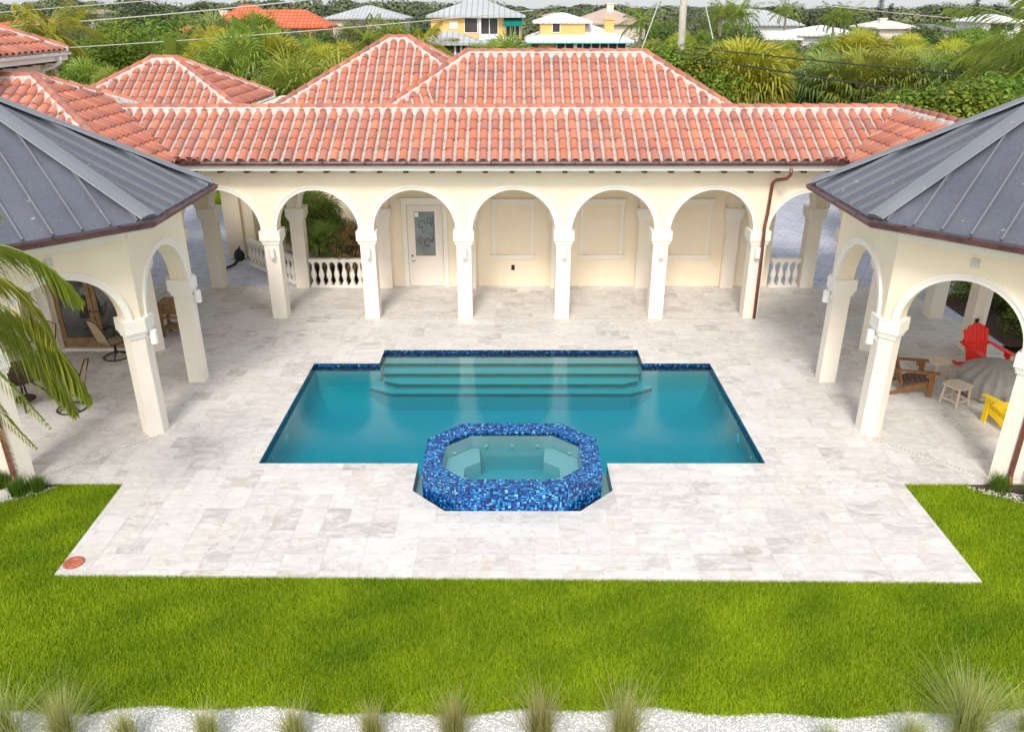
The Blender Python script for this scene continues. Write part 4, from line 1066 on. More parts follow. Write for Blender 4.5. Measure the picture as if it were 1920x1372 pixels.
# ------------------------------------------------------------------ plants: meshes
def leaf_tri(mb,c,d,n,L,w,droop,k):
    """one blade, two faces, drooping tip"""
    s=d.cross(n); 
    if s.length<1e-3: s=Vector((1,0,0))
    s.normalize(); m=c+d*L*.55+Vector((0,0,-droop*L*.12)); t=c+d*L*(.98-droop*.18)+Vector((0,0,-droop*L*.55))
    b=len(mb.v); mb.v+=[tuple(c),tuple(m-s*w),tuple(m+s*w),tuple(t)]
    mb.f+=[(b,b+1,b+2),(b+1,b+3,b+2)]; mb.c+=[k,k]; mb.m+=[mb.mi,mb.mi]
def fan_leaf(mb,base,d,pet,rad,g,droop,br):
    d=d.normalized(); s=d.cross(Vector((0,0,1)));
    if s.length<.05: s=Vector((1,0,0))
    s.normalize(); n=s.cross(d); c=base+d*pet+Vector((0,0,-droop*pet*.18))
    b=len(mb.v); w=.022; mb.v+=[tuple(base-s*w),tuple(base+s*w),tuple(c+s*w*.6),tuple(c-s*w*.6)]; mb.f.append((b,b+1,b+2,b+3)); mb.c.append((min(1,br+.3),0,0)); mb.m.append(mb.mi)
    N=21
    for i in range(N):
        th=(-1+2*i/(N-1))*R(118)+g.uniform(-.05,.05); L=rad*(.72+.28*math.cos(th/2))*g.uniform(.88,1.08)
        dd=(d*math.cos(th)+s*math.sin(th)+n*(-.25*abs(math.sin(th))+g.uniform(-.06,.06))).normalized()
        leaf_tri(mb,c,dd,n,L,.010+rad*.019,droop*g.uniform(.6,1.4),(min(1,max(0,br+g.uniform(-.15,.15))),0,0))
def palm_crown(seed,R0=1.0,nl=38,mats=None,lo=-.35,dr=1.0):
    g=random.Random(seed); mb=MB()
    for i in range(nl):
        z=lo+(1-lo)*((i+.5)/nl)**.8; a=i*2.39996+g.uniform(-.2,.2); h=math.sqrt(max(0,1-z*z)); d=Vector((math.cos(a)*h,math.sin(a)*h,z+.10))
        fan_leaf(mb,Vector((0,0,0)),d,R0*g.uniform(.55,.8),R0*g.uniform(.62,.8),g,(1.15-.75*max(0,z))*dr,.16+.58*max(0,z)+g.uniform(-.14,.14))
    return mb
def skirt_mesh(seed,R0,n=13):
    g=random.Random(seed); mb=MB()
    for i in range(n):
        a=i*2.4; d=Vector((math.cos(a)*.75,math.sin(a)*.75,-.75+g.uniform(-.15,.2)))
        fan_leaf(mb,Vector((0,0,-.1)),d,R0*.4,R0*.5,g,1.0,.5)
    return mb
def palm_thing(seed,h,R0,leaf,label,nl=38,skirt=True,name='sabal_palm',cat='palm tree',tr=.16,lo=-.35):
    g=random.Random(seed); r=empty(name,(0,0,0),label=label,cat=cat)
    o=palm_crown(seed,R0,nl,lo=lo).build('crown',leaf,r,local=True,fix=False); o.location=(0,0,h)
    if skirt: o=skirt_mesh(seed,R0).build('dead_fronds',M['skirt'],r,local=True,fix=False); o.location=(0,0,h)
    t=MB(); x,y=g.uniform(-.25,.25),g.uniform(-.25,.25); t.tube([(0,0,-.3),(x*.3,y*.3,h*.4),(0,0,h)],[tr*1.15,tr*.95,tr],7); t.build('trunk',M['bark'],r,local=True,smooth=True)
    return r
def coco_frond(mb,base,az,el,L,droop,g,br=.5,nleaf=24,ll=.55,curve=None,hang=.8,k2=None):
    pts=[];p=Vector(base);e=el;seg=10
    for i in range(seg+1):
        pts.append(p.copy()); d=Vector((math.cos(az)*math.cos(e),math.sin(az)*math.cos(e),math.sin(e))); p=p+d*L/seg; e-=droop/seg
    frond_on(mb,pts,g,br,nleaf,ll,hang)
def frond_on(mb,pts,g,br,nleaf,ll,hang,wd=.022):
    mb.tube(pts,[.028*(1-.85*i/(len(pts)-1))*max(.5,ll) for i in range(len(pts))],4,k=(min(1,br+.4),0,0),caps=False)
    n=len(pts)-1
    for j in range(nleaf):
        t=.12+.88*j/(nleaf-1); f=t*n; i=min(n-1,int(f)); p=pts[i].lerp(pts[i+1],f-i); d=(pts[i+1]-pts[i]).normalized()
        s=d.cross(Vector((0,0,1))); 
        if s.length<.05: s=Vector((1,0,0))
        s.normalize(); L=ll*(math.sin(math.pi*min(1,.18+t*.80))**.6)*g.uniform(.85,1.1)
        for sg in (-1,1):
            dd=(s*sg*.8+d*(.45+.5*t)+Vector((0,0,-hang*g.uniform(.6,1.1)))).normalized()
            leaf_tri(mb,p,dd,d,L,wd*max(1,ll/.55),hang*g.uniform(.4,.9),(min(1,max(0,br+g.uniform(-.2,.2))),0,0))
def coco_thing(seed,h,label,n=17,L=2.4,leaf=None,ll=.6,nleaf=24,tr=.13,name='coconut_palm',group=None):
    g=random.Random(seed); r=empty(name,(0,0,0),label=label,cat='palm tree',group=group); mb=MB()
    for i in range(n):
        t=i/n; coco_frond(mb,(0,0,0),i*2.39996+g.uniform(-.2,.2),1.25-1.55*t,L*g.uniform(.85,1.1),1.0+.6*t,g,.55-.25*t,nleaf,ll)
    o=mb.build('crown',leaf or M['coco'],r,local=True,fix=False); o.location=(0,0,h)
    t=MB(); x=g.uniform(-.5,.5); t.tube([(x,0,-.3),(x*.5,0,h*.5),(0,0,h)],[tr*1.5,tr,tr*.9],7); t.build('trunk',M['bark'],r,local=True,smooth=True)
    return r
def leaf_cloud(seed,W,H,z0,n,s,blobs=9,flat=1.0):
    g=random.Random(seed); mb=MB(); B=[]
    for i in range(blobs):
        a=g.uniform(0,6.28); rr=g.uniform(0,.62)*W; B.append((Vector((rr*math.cos(a),rr*math.sin(a),z0+H*(g.uniform(.25,.8)-.25*(rr/W)))),W*g.uniform(.3,.5)))
    for i in range(n):
        c,r_=g.choice(B); d=Vector((g.gauss(0,1),g.gauss(0,1),g.gauss(0,1)+.35)).normalized(); q=r_*g.uniform(.72,1.05)*(1+.12*math.sin(d.x*9+seed)); p=c+Vector((d.x*q,d.y*q,d.z*q*flat*H/W*.9))
        if p.z<z0: p.z=z0+g.uniform(0,.3)
        u=Vector((g.gauss(0,1),g.gauss(0,1),g.gauss(0,.6))).normalized(); v=d.cross(u)
        if v.length<.1: continue
        v.normalize(); u=(v.cross(d)+d*g.uniform(-.5,.5)).normalized(); ss=s*g.uniform(.6,1.3); k=(min(1,max(0,g.gauss(.45,.22))),0,0)
        b=len(mb.v); mb.v+=[tuple(p-u*ss),tuple(p+v*ss*.55),tuple(p+u*ss),tuple(p-v*ss*.55)]; mb.f.append((b,b+1,b+2,b+3)); mb.c.append(k); mb.m.append(0)
    return mb
def tree_thing(seed,W,H,th,leaf,label,n=2600,s=.2,name='broadleaf_tree',blobs=11,cat='tree'):
    g=random.Random(seed); r=empty(name,(0,0,0),label=label,cat=cat)
    leaf_cloud(seed,W,H,th,n,s,blobs).build('crown',leaf,r,local=True,fix=False)
    t=MB(); t.tube([(0,0,-.4),(.1,.05,th),(.0,.1,th+H*.5)],[.2,.15,.06],7)
    for i in range(5):
        a=g.uniform(0,6.28); t.tube([(.08,.05,th*.8),(W*.25*math.cos(a),W*.25*math.sin(a),th+H*.25),(W*.5*math.cos(a),W*.5*math.sin(a),th+H*.5)],[.1,.06,.025],5)
    t.build('trunk',M['bark'],r,local=True,smooth=True)
    return r
USED=set()
def place(src,x,y,z=-.16,rz=None,sc=1,label=None,group=None):
    rz=rnd.uniform(0,6.28) if rz is None else rz
    if src.name not in USED:
        USED.add(src.name); src.location=(x,y,z); src.rotation_euler=(0,0,rz); src.scale=(sc,)*3
        if label: src['label']=label
        if group: src['group']=group
        return src
    return copy_tree(src,(x,y,z),rz,sc,label=label,group=group)
# ------------------------------------------------------------------ planting behind the villa
CAMH=7.7; PITCH=math.atan((686-15)/1500)
def slope_px(py): return math.tan(PITCH+math.atan((py-686)/1500))
def sky_px(x,Y,tab):
    px=960+1500*x/(Y*.94); t=tab
    if px<=t[0][0]: return t[0][1]
    for (a,b),(c,d) in zip(t,t[1:]):
        if px<=c: return b+(d-b)*(px-a)/(c-a)
    return t[-1][1]
NEAR=[(-200,70),(60,72),(130,70),(180,95),(240,88),(330,80),(400,40),(470,34),(525,52),(600,68),(690,62),(760,58),(820,70),(860,92),(900,66),(985,70),(1010,112),(1180,112),(1210,66),(1300,52),(1420,62),(1440,66),(1530,66),(1560,46),(1640,48),(1700,50),(1800,66),(2100,60)]
MID=[(-200,40),(60,42),(100,36),(230,30),(330,26),(400,26),(470,40),(600,55),(640,40),(780,36),(800,72),(985,72),(1000,100),(1180,100),(1200,50),(1250,36),(1400,34),(1415,75),(1560,80),(1580,42),(1650,48),(1720,46),(1850,50),(2100,45)]
palms=[]
spec=[(2.6,1.25,'fan',36),(3.4,1.35,'fanb',40),(4.2,1.2,'fan',34),(4.9,1.3,'fany',42),(3.0,1.1,'fanb',30),(3.8,1.15,'fan',36)]
for i,(h,r0,lf,nl) in enumerate(spec):
    palms.append((palm_thing(100+i,h,r0,M[lf],'fan palm in the dense palm stand behind the villa',nl+14),h,r0))
broads=[(tree_thing(200+i,W,H,th,M[lf],'leafy tree beyond the palms',n,s),th+H) for i,(W,H,th,lf,n,s) in enumerate([(3.0,3.4,1.2,'broad',7000,.085),(3.6,3.2,1.6,'bright',7000,.085),(2.6,3.0,1.0,'broad',6000,.08),(4.2,3.6,1.8,'farm',7500,.11)])]
EXC=[(-4,90,8.5),(6,86,8.5),(-28,110,9),(-37,112,7),(-22,132,9),(14.5,132,9),(39,132,9),(42,104,8),(58,132,7),(72,128,6),(-63,112,8),(8.8,45,1.2)]
def blocked(x,y,r=1.6):
    if y<38.5 and -24<x<-3.5 and y<36+(-x-12 if x<-12 else 0): return True
    if y<38 and 7<x<22: return True
    if y<34 and -4<x<7.6: return True
    return any((x-a)**2+(y-b)**2<(c+r)**2 for a,b,c in EXC)
def zone(x,Y):
    px=960+1500*x/(Y*.94)
    if px<420: return 'fan palm in the green thicket on the left behind the hipped roofs','palms behind the left roofs'
    if px<820: return 'fan palm in the thicket between the orange house and the tall tiled roof','palms behind the middle roofs'
    if px<1200: return 'fan palm growing in front of the yellow houses','palms in front of the yellow houses'
    return 'fan palm in the dense palm stand on the right behind the arcade','palms in the right hand stand'
Y=37.0; cnt=0
while Y<84:
    st=2.9+Y*.018; x=-Y*.73
    while x<Y*.73:
        xx=x+rnd.uniform(-1,1)*st*.42; yy=Y+rnd.uniform(-1.3,1.3); x+=st
        if blocked(xx,yy): continue
        zt=CAMH-yy*slope_px(sky_px(xx,yy,NEAR)+rnd.uniform(0,16))
        if yy>56 and rnd.random()<.45:
            src,hh=rnd.choice(broads[:3]); sc=min(rnd.uniform(.8,1.15),(zt+.16)/hh)
            if sc<.35: continue
            lab,gr=zone(xx,yy); place(src,xx,yy,sc=sc,label=lab.replace('fan palm','leafy broadleaf tree'),group=gr.replace('palms','leafy trees')); cnt+=1; continue
        want=zt-rnd.choice([0,0,.2,.5,.9]); src,h,r0=min(rnd.sample(palms,4),key=lambda p:abs(p[1]+p[2]*1.15-want))
        if h+r0*1.15>want+.35:
            src,h,r0=min(palms,key=lambda p:p[1]+p[2]*1.15)
        sc=min(1.2,max(.5,(want+.16)/(h+r0*1.15)))
        if want<1.0: continue
        lab,gr=zone(xx,yy); place(src,xx,yy,sc=sc,label=lab,group=gr); cnt+=1
    Y+=3.1
# middle distance broadleaf wood, each tree its own
Y=86.0
while Y<170:
    st=6.0+Y*.02; x=-Y*.72
    while x<Y*.72:
        xx=x+rnd.uniform(-1,1)*st*.4; yy=Y+rnd.uniform(-3,3); x+=st
        if blocked(xx,yy,2.5): continue
        zt=CAMH-yy*slope_px(sky_px(xx,yy,MID)-(yy-86)*.12+rnd.uniform(-4,8))
        src,hh=rnd.choice(broads); sc=min(1.45,(zt+.16)/hh)
        if sc<.4: continue
        px=960+1500*xx/(yy*.94)
        w=['left of the yellow houses','right of the yellow houses'][px>980]
        place(src,xx,yy,sc=sc,label='round crowned tree in the wood far behind, '+w,group='distant trees '+w); cnt+=1
    Y+=8.5
# hand placed trees that stand out
def at(px,Y,top,src,h,label,rz=None,group=None,scx=1):
    x=(px-960)/1500*(Y*.913+ (CAMH-4)*.408); zt=CAMH-Y*slope_px(top); return place(src,x,Y,sc=(zt+.16)/h*scx,label=label,rz=rz,group=group)
big=palm_thing(301,3.6,2.0,M['fany'],"big round yellowish fan palm with brown skirt behind the long ridge's right end",150,lo=-.55)
at(1385,37.5,62,big,3.6+2.0*1.1,big['label'])
p2=palm_thing(302,3.8,1.5,M['fanb'],'blue green fan palm with brown skirt right of the big yellowish palm',60,lo=-.5)
at(1540,38.5,92,p2,3.8+1.6,p2['label'])
p3=palm_thing(303,3.2,1.6,M['fan'],'broad bushy fan palm directly behind the tallest tiled roof slope on the left',58,lo=-.3); at(555,33.0,88,p3,3.2+1.75,p3['label'])
p4=palm_thing(304,3.6,1.3,M['fan'],'fan palm with upright fronds below the tall banana leaves',50,lo=-.5); at(455,36,52,p4,3.6+1.4,p4['label'])
p5=palm_thing(305,3.4,1.2,M['fan'],'dense fan palm crown right in front of the yellow two storey house',50,lo=-.4); at(950,42,56,p5,3.4+1.3,p5['label'])
p6=palm_thing(306,2.8,1.5,M['fan'],'fan palm rising just behind the left slope of the central roofs',50,lo=-.4); at(640,34,100,p6,2.8+1.6,p6['label'])
for px,Y_,tp,lb in ((1650,40,80,'tall'),(1740,41,84,'wide'),(1470,44,74,'yellow tipped'),(1600,43,76,'full'),(1820,39,96,'low')):
    pass
for i,(px,Y_,lean) in enumerate([(1612,37.5,.3),(1640,38,.55),(1668,37.2,.05),(1700,38.5,.4),(1725,37.6,.5),(1760,38.2,.2),(1590,39,.4),(1800,38,.1)]):
    src,h,r0=palms[i%6]; at(px,Y_,rnd.uniform(78,98),src,h+r0*1.1,'fan palm with bare leaning trunk showing below the dark cables',group='palms with bare trunks below the cables')
c1=coco_thing(401,6.6,'yellowing coconut palm rising above the left roofs against the sky',n=18,L=2.8,ll=.9,nleaf=34,leaf=M['fany']); at(108,44,-5,c1,8.4,c1['label'])
c2=coco_thing(402,6.4,'slim dark coconut palm at the far left skyline',n=12,L=1.8,ll=.4); at(68,58,12,c2,7.6,c2['label'])
c3=coco_thing(403,6.2,'coconut palm with arching fronds between the grey roof and the yellow house',n=15,L=2.3); at(695,48,28,c3,7.6,c3['label'])
c4=coco_thing(404,6.4,'dark coconut palm in front of the tan roofed house',n=16,L=2.3); at(1200,75,-4,c4,8.2,c4['label'])
for i,(px,Y_,tp,lb) in enumerate([(1350,105,2,'royal palm'),(1385,100,-4,'royal palm'),(1370,108,6,'royal palm'),(1468,120,-4,'lone'),(1556,95,8,'a'),(1580,96,4,'b'),(175,70,-2,'c'),(1345,120,-2,'d')]):
    at(px,Y_,tp,c3 if i%2 else c4,7.6,'tall slim palm standing against the skyline in the distance',group='slim skyline palms')
c5=coco_thing(405,5.4,'large drooping coconut palm at the upper right edge',n=18,L=4.2,ll=1.1,nleaf=34,leaf=M['coco']); c5x=at(1945,33,-40,c5,7.8,c5['label'])
at(790,47,40,c1,8.4,'yellow green coconut palm left of the yellow two storey house')
# round bright tree, pine, flowers, banana
bt=tree_thing(501,2.6,1.9,2.6,M['bright'],'bright green flat layered tree above the left roofs',8000,.065,blobs=12); at(225,50,36,bt,4.6,bt['label'])
bt2=tree_thing(502,3.4,3.0,.8,M['bright'],'bright green bushy tree on the left beyond the palms',8000,.08); at(330,56,44,bt2,3.9,bt2['label'])
pn=tree_thing(503,3.4,5.4,2.0,M['pine'],'tall feathery pine on the left skyline',6000,.10,name='pine_tree',blobs=16); at(290,75,-14,pn,7.6,pn['label'])
pt=tree_thing(504,1.9,1.0,4.6,M['pine'],'flat topped umbrella tree on the skyline by the orange roof',1800,.12,blobs=7); at(388,140,8,pt,5.7,pt['label'])
def conifer(seed,label):
    g=random.Random(seed); r=empty('conifer',label=label,cat='tree'); mb=MB()
    for i in range(1500):
        t=g.random(); z=1+6.5*t; rr=.62*(1-.55*t)*g.uniform(.3,1); a=g.uniform(0,6.28); p=Vector((rr*math.cos(a),rr*math.sin(a),z)); leaf_tri(mb,p,Vector((math.cos(a),math.sin(a),.5)).normalized(),Vector((0,0,1)),.35,.06,.3,(g.random(),0,0))
    mb.build('crown',M['pine'],r,local=True,fix=False); b=MB(); b.tube([(0,0,-.3),(0,0,7)],[.15,.04],6); b.build('trunk',M['bark'],r,local=True); return r
cf=conifer(5,'narrow dark conifer left of two on the right skyline'); at(1643,150,-6,cf,7.5,cf['label']); at(1820,150,-8,cf,7.5,'narrow dark conifer at the right end of the skyline'); at(1663,150,8,cf,7.5,'short dark conifer beside the narrow one on the skyline')
def banana(seed,label):
    g=random.Random(seed); r=empty('banana_plant',label=label,cat='plant'); mb=MB()
    for i in range(9):
        a=i*2.4; el=R(g.uniform(74,89)); L=g.uniform(1.5,2.1); d=Vector((math.cos(a)*math.cos(el),math.sin(a)*math.cos(el),math.sin(el))); s=d.cross(Vector((math.cos(a+1.5),math.sin(a+1.5),0))).normalized(); b=Vector((0,0,1.6)); n=8; vs=[]
        for j in range(n+1):
            t=j/n; w=.27*math.sin(math.pi*min(1,.08+t*.92))**.6; p=b+d*(L*t)+Vector((math.cos(a),math.sin(a),-.6))*(.16*t*t); vs+=[p-s*w,p,p+s*w]
        mb.add(vs,[(3*j+q,3*j+q+1,3*j+4+q,3*j+3+q) for j in range(n) for q in (0,1)],(g.uniform(.3,.9),0,0))
    mb.build('leaves',M['banana'],r,local=True,fix=False); b=MB(); b.tube([(0,0,-.3),(0,0,1.8)],[.16,.1],8); b.build('stem',M['fanb'],r,local=True); return r
bn=banana(7,'banana plant with upright paddle leaves left of the orange roof'); at(382,40,36,bn,3.7,bn['label']); at(398,40.5,38,bn,3.7,'second banana plant just right of the first by the orange roof'); at(501,47,5,bn,3.7,'tall banana plant in front of the orange tiled roof')
for px,Y_,tp,i_,lb in ((412,60,12,1,'tall fan palm in front of the left end of the orange roof'),(493,58,10,5,'tall fan palm hiding the middle of the orange roof'),(520,56,42,0,'lower fan palm before the orange tiled house wall'),(590,50,64,2,'fan palm below the right end of the orange roof'),(445,52,34,4,'bushy fan palm below the orange roof peak')):
    src,h,r0=palms[i_]; at(px,Y_,tp,src,h+r0*1.15,lb)
fl=tree_thing(506,.55,1.0,4.7,M['bougain'],'pink flowering shrub left of the banana plants',1500,.055,name='flowering_shrub',blobs=6,cat='shrub'); at(343,44,84,fl,5.7,fl['label'])
# sea grape bushes
sg=tree_thing(507,1.7,3.4,1.2,M['grape'],'sea grape bush with round yellow green leaves by the utility pole',7000,.075,name='sea_grape_bush',blobs=16,cat='bush')
at(1262,36,97,sg,4.6,sg['label'],scx=1.0)
for i,(px,Y_,tp,lb) in enumerate([(1300,35.5,108,'sea grape bush under the big yellowish palm'),(1225,37,104,'sea grape bush left of the utility pole'),(1330,34,150,'low sea grape bush behind the right roof hip')]): at(px,Y_,tp,sg,4.6,lb)
for i,(px,Y_,tp) in enumerate([(1670,27.5,192),(1710,27,186),(1750,26.5,180),(1790,26,176),(1830,26,172),(1875,27,166),(1800,30,166),(1850,29.5,160)]):
    at(px,Y_,tp,sg,4.6,'yellow green sea grape bush behind the right pavilion roof',group='sea grape bushes by the right pavilion')
# hedge beside the right pavilion and behind it
for i,(x,y) in enumerate([(13.9,18.7),(13.9,19.9),(14.2,21.0),(15.0,19.2),(15.8,20.4),(13.6,22.2)]):
    place(bt2,x,y,z=-.35,sc=.46,label='dark green shrub in the mulch bed behind the right pavilion',group='shrubs behind the right pavilion')
for i,(x,y) in enumerate([(15.0,15.5),(15.3,13.6),(15.2,17.3),(-15.0,14.5),(-15.2,16.5)]):
    place(bt2,x,y,z=-.35,sc=.42,label='dark green shrub beside the open side of a pavilion',group='shrubs outside the pavilions')
# courtyard palms
lp=palm_thing(601,1.35,.85,M['fany2'],'low lady palm in the courtyard behind the balustrade',34,skirt=True,name='lady_palm',lo=-.2,tr=.06)
for i,(x,y,z,lb) in enumerate([(-5.75,23.9,.0,.85),(-4.6,23.85,0,.5),(-4.2,24.6,0,.62),(-5.3,24.7,0,.75),(-6.2,25.0,0,1.15),(-5.0,25.6,0,.55),(-6.9,25.6,0,1.2),(-4.3,25.8,0,.5)]):
    place(lp,x,y,z=z,sc=lb,label='lady palm in the courtyard bed behind the balustrade',group='lady palms in the courtyard')
dry=palm_thing(602,1.0,.8,M['cocodry'],'dry straw coloured palm foliage low in the courtyard bed',22,skirt=False,name='dry_palm',lo=-.2,tr=.05)
for i,(x,y) in enumerate([(-5.0,23.8),(-4.15,23.9),(-4.7,24.4)]): place(dry,x,y,z=0,sc=.95,label='straw coloured dried palm clump behind the balustrade',group='dried palm clumps in the courtyard')
# far wood: nobody could count it
def far_wood():
    g=np.random.default_rng(11); V=[];C=[]
    for k in range(1500):
        Y=170+ (g.random()**1.6)*700; x=g.uniform(-.75,.75)*Y; r=g.uniform(3.5,7); top=CAMH-Y*slope_px(20)+g.uniform(-2.2,1.5)+ (1.0 if x<0 else 0)
        n=420; d=g.normal(size=(n,3)); d[:,2]=np.abs(d[:,2])+.1; d/=np.linalg.norm(d,axis=1)[:,None]
        c=np.array([x,Y,top-r*.75]); p=c+d*r*g.uniform(.8,1.05,(n,1))*np.array([1,1,.75]); s=Y*.0011+.16
        u=g.normal(size=(n,3)); v=np.cross(d,u); v/=np.linalg.norm(v,axis=1)[:,None]; u=np.cross(v,d)
        q=np.stack([p-u*s,p+v*s*.8,p+u*s,p-v*s*.8],1); V.append(q); C.append(np.clip(g.normal(.45,.2)+g.normal(0,.15,n),0,1))
    V=np.concatenate(V).reshape(-1,3).astype(np.float32); C=np.concatenate(C); n=len(C)
    me=bpy.data.meshes.new('distant_wood'); me.vertices.add(4*n); me.vertices.foreach_set('co',V.ravel()); me.loops.add(4*n); me.loops.foreach_set('vertex_index',np.arange(4*n,dtype=np.int32)); me.polygons.add(n); me.polygons.foreach_set('loop_start',np.arange(0,4*n,4,dtype=np.int32)); me.materials.append(M['farm']); me.update(calc_edges=True)
    cc=np.ones((n,4),np.float32); cc[:,0]=C; me.color_attributes.new('Col','FLOAT_COLOR','CORNER').data.foreach_set('color',np.repeat(cc,4,axis=0).ravel())
    o=bpy.data.objects.new('distant_wood',me); col.objects.link(o); tag(o,'continuous green wood reaching to the horizon','wood',None,'stuff')
far_wood()
# ------------------------------------------------------------------ foreground grasses and fronds
def muhly(seed,label,h=.8,n=420,spread=.55):
    g=random.Random(seed); mb=MB()
    for i in range(n):
        a=g.uniform(0,6.28); ln=abs(g.gauss(0,spread*.62)); H=h*g.uniform(.5,1.2); b=Vector((g.gauss(0,.06),g.gauss(0,.06),0)); d=Vector((math.cos(a),math.sin(a),0)); pts=[]
        for t in (0,.4,.75,1): pts.append(b+d*(ln*H*(t**1.7))+Vector((0,0,H*(t-.22*ln*t*t))))
        w=.0034; s=Vector((-d.y,d.x,0)); k=(min(1,max(0,g.gauss(.35,.2)+.25*(H/h-.6))),0,0); vb=len(mb.v)
        for j,p in enumerate(pts): ww=w*(1,.9,.6,.15)[j]; mb.v+=[tuple(p-s*ww),tuple(p+s*ww)]
        for j in range(3): mb.f.append((vb+2*j,vb+2*j+1,vb+2*j+3,vb+2*j+2)); mb.c.append(k); mb.m.append(0)
    o=mb.build('ornamental_grass',M['muhly'],fix=False,local=True); return tag(o,label,'ornamental grass','ornamental grass clumps on the gravel strip')
gs=[muhly(700+i,'x',n=nn,spread=sp,h=hh) for i,(nn,sp,hh) in enumerate([(480,.55,.62),(620,.65,.80),(1100,.8,1.15)])]
LB=[(20,6.72,1,1.2,'left edge'),(130,6.75,2,.72,'second from the left'),(245,6.72,0,1,'third from the left'),(395,6.72,0,1.05,'fourth from the left, small and compact'),(558,6.74,0,1.05,'fifth from the left, small and compact'),(700,6.74,0,1.05,'small clump left of the bottom centre'),(852,6.74,1,1.0,'clump with tall straw stems left of the centre'),(1012,6.74,1,1.12,'loose clump right at the bottom centre'),(1168,6.74,1,1.12,'upright clump right of the bottom centre'),(1545,6.6,0,.8,'short sparse clump with little gravel around it'),(1800,6.72,2,.98,'largest feathery clump at the lower right'),(1915,6.68,2,.7,'clump at the bottom right corner'),(1320,6.55,0,.6,'tiny clump between the large ones on the right'),(1700,6.6,1,.8,'clump just left of the largest one')]
for px,Y_,k,sc,lb in LB:
    x=(px-960)/1500*(Y_*.913+CAMH*.408); place(gs[k],x,Y_-.08,z=-.07,sc=sc*(.78 if k==0 else .8),label='feathery ornamental grass on the white gravel, '+lb)
li=muhly(720,'x',n=620,spread=.8,h=.26); li.name='liriope_tuft'; li.data.materials[0]=M['liri']; li['category']='grass tuft'; li['group']='green tufts at the pavilion corners'
for x,y,sc,lb in [(-9.0,12.05,1.15,'by the left downspout, on its outer side'),(-8.6,11.83,1.1,'right of the left downspout'),(-8.33,11.95,1.0,'nearest the lawn at the left pavilion'),(-9.5,11.6,1.1,'at the left edge beside the drainage trough'),(8.55,11.95,1.1,'left of the right downspout'),(8.95,11.62,1.1,'yellowish one below the right downspout'),(9.25,12.0,1.1,'behind the right downspout'),(9.6,11.6,1,'at the right edge')]:
    place(li,x,y,z=-.03,sc=sc,label='bushy green grass tuft '+lb)
# coconut palm standing just outside on the left, its fronds reach in
cp=empty('coconut_palm',(-8.6,9.7,0),label='coconut palm on the left edge with long drooping fronds over the lawn',cat='palm tree')
g=random.Random(77)
def up(px,py,Y_):
    a=(px-960)/1500; b=-(py-686)/1500; c,s=math.cos(PITCH),math.sin(PITCH); r=(a,c+b*s,-s+b*c); t=Y_/r[1]; return Vector((r[0]*t,Y_,CAMH+r[2]*t))
def bez(P,n=14):
    out=[]
    for i in range(n+1):
        t=i/n; out.append(P[0]*(1-t)**3+P[1]*3*t*(1-t)**2+P[2]*3*t*t*(1-t)+P[3]*t**3)
    return out
crown=Vector((-8.35,9.7,4.45))
FR=[[crown,up(-70,450,9.4),up(20,490,9.4),up(100,640,9.4)],[crown,up(-60,560,10.2),up(60,600,10.3),up(140,770,10.3)],[crown,up(-60,405,9.9),up(60,445,10.0),up(150,560,10.1)],[crown,up(-60,520,9.7),up(70,560,9.8),up(165,740,9.9)],[crown,up(-90,600,9.6),up(-10,690,9.6),up(92,800,9.7)],[crown,up(-80,640,9.5),up(-25,760,9.5),up(66,838,9.6)],[crown,up(-90,620,9.9),up(-30,720,9.9),up(30,890,10.1)]]
for i,P in enumerate(FR):
    m=MB(); big_=i<4; frond_on(m,bez(P),g,.5,74 if big_ else 34,[.62,.7,.72,.85,.3,.3,.3][i],[1.0,1.2,.8,1.35,.5,.4,.3][i],wd=.019 if big_ else .014)
    f=m.build('frond',M['coco'] if i!=6 else M['cocodry'],cp,fix=False)
for i in range(12):
    m=MB(); az=R(70+i*200/11); coco_frond(m,tuple(crown),az+R(0),R(g.uniform(-10,70)),2.4,1.5,g,.45,34,.55); m.build('frond',M['coco'],cp,fix=False)
m=MB(); m.tube([(-8.9,9.5,-.3),(-8.8,9.5,1.5),(-8.55,9.6,3),tuple(crown)],[.17,.13,.11,.12],10); m.build('trunk',M['bark'],cp,smooth=True)
# ------------------------------------------------------------------ utility pole and cables
pole=empty('utility_pole',(8.85,45,0),label='tall pale concrete utility pole rising between the trees right of centre',cat='utility pole')
b=MB(); b.tube([(8.95,45,-.3),(8.72,45,12)],[.21,.17],12); b.build('pole_shaft',M['concrete'],pole,smooth=True)
b=MB(); b.bar((7.9,44.8,9.6),(9.6,44.8,9.6),.1,.12); b.bar((8.7,44.75,5.65),(9.1,44.75,5.65),.12,.1); b.build('crossarm',M['wood'],pole)
def cable(a,b,sag,r,m,label,n=16):
    a=Vector(a);b=Vector(b); o=MB(); pts=[a.lerp(b,i/n)+Vector((0,0,-sag*4*(i/n)*(1-i/n))) for i in range(n+1)]; o.tube(pts,r,6,caps=False); tag(o.build('overhead_cable',m,origin=tuple(a),smooth=True),label,'cable')
cable(up(-150,36,45),up(480,-14,45),.0,.022,M['wirel'],'uppermost pale overhead cable crossing the sky at the top left')
cable(up(-150,60,45),up(620,-4,45),.15,.03,M['wirel'],'thick pale overhead cable in front of the yellowing coconut palm')
cable(up(90,92,40),up(1000,20,40),.12,.02,M['wirel'],'lowest pale overhead cable above the left tiled roofs')
cable(up(1300,90,36),up(1950,152,36),.05,.03,M['wire'],'upper of two dark cables in front of the right palms')
cable(up(1300,108,35),up(1950,206,35),.05,.038,M['wire'],'lower, thicker dark cable in front of the right palms')
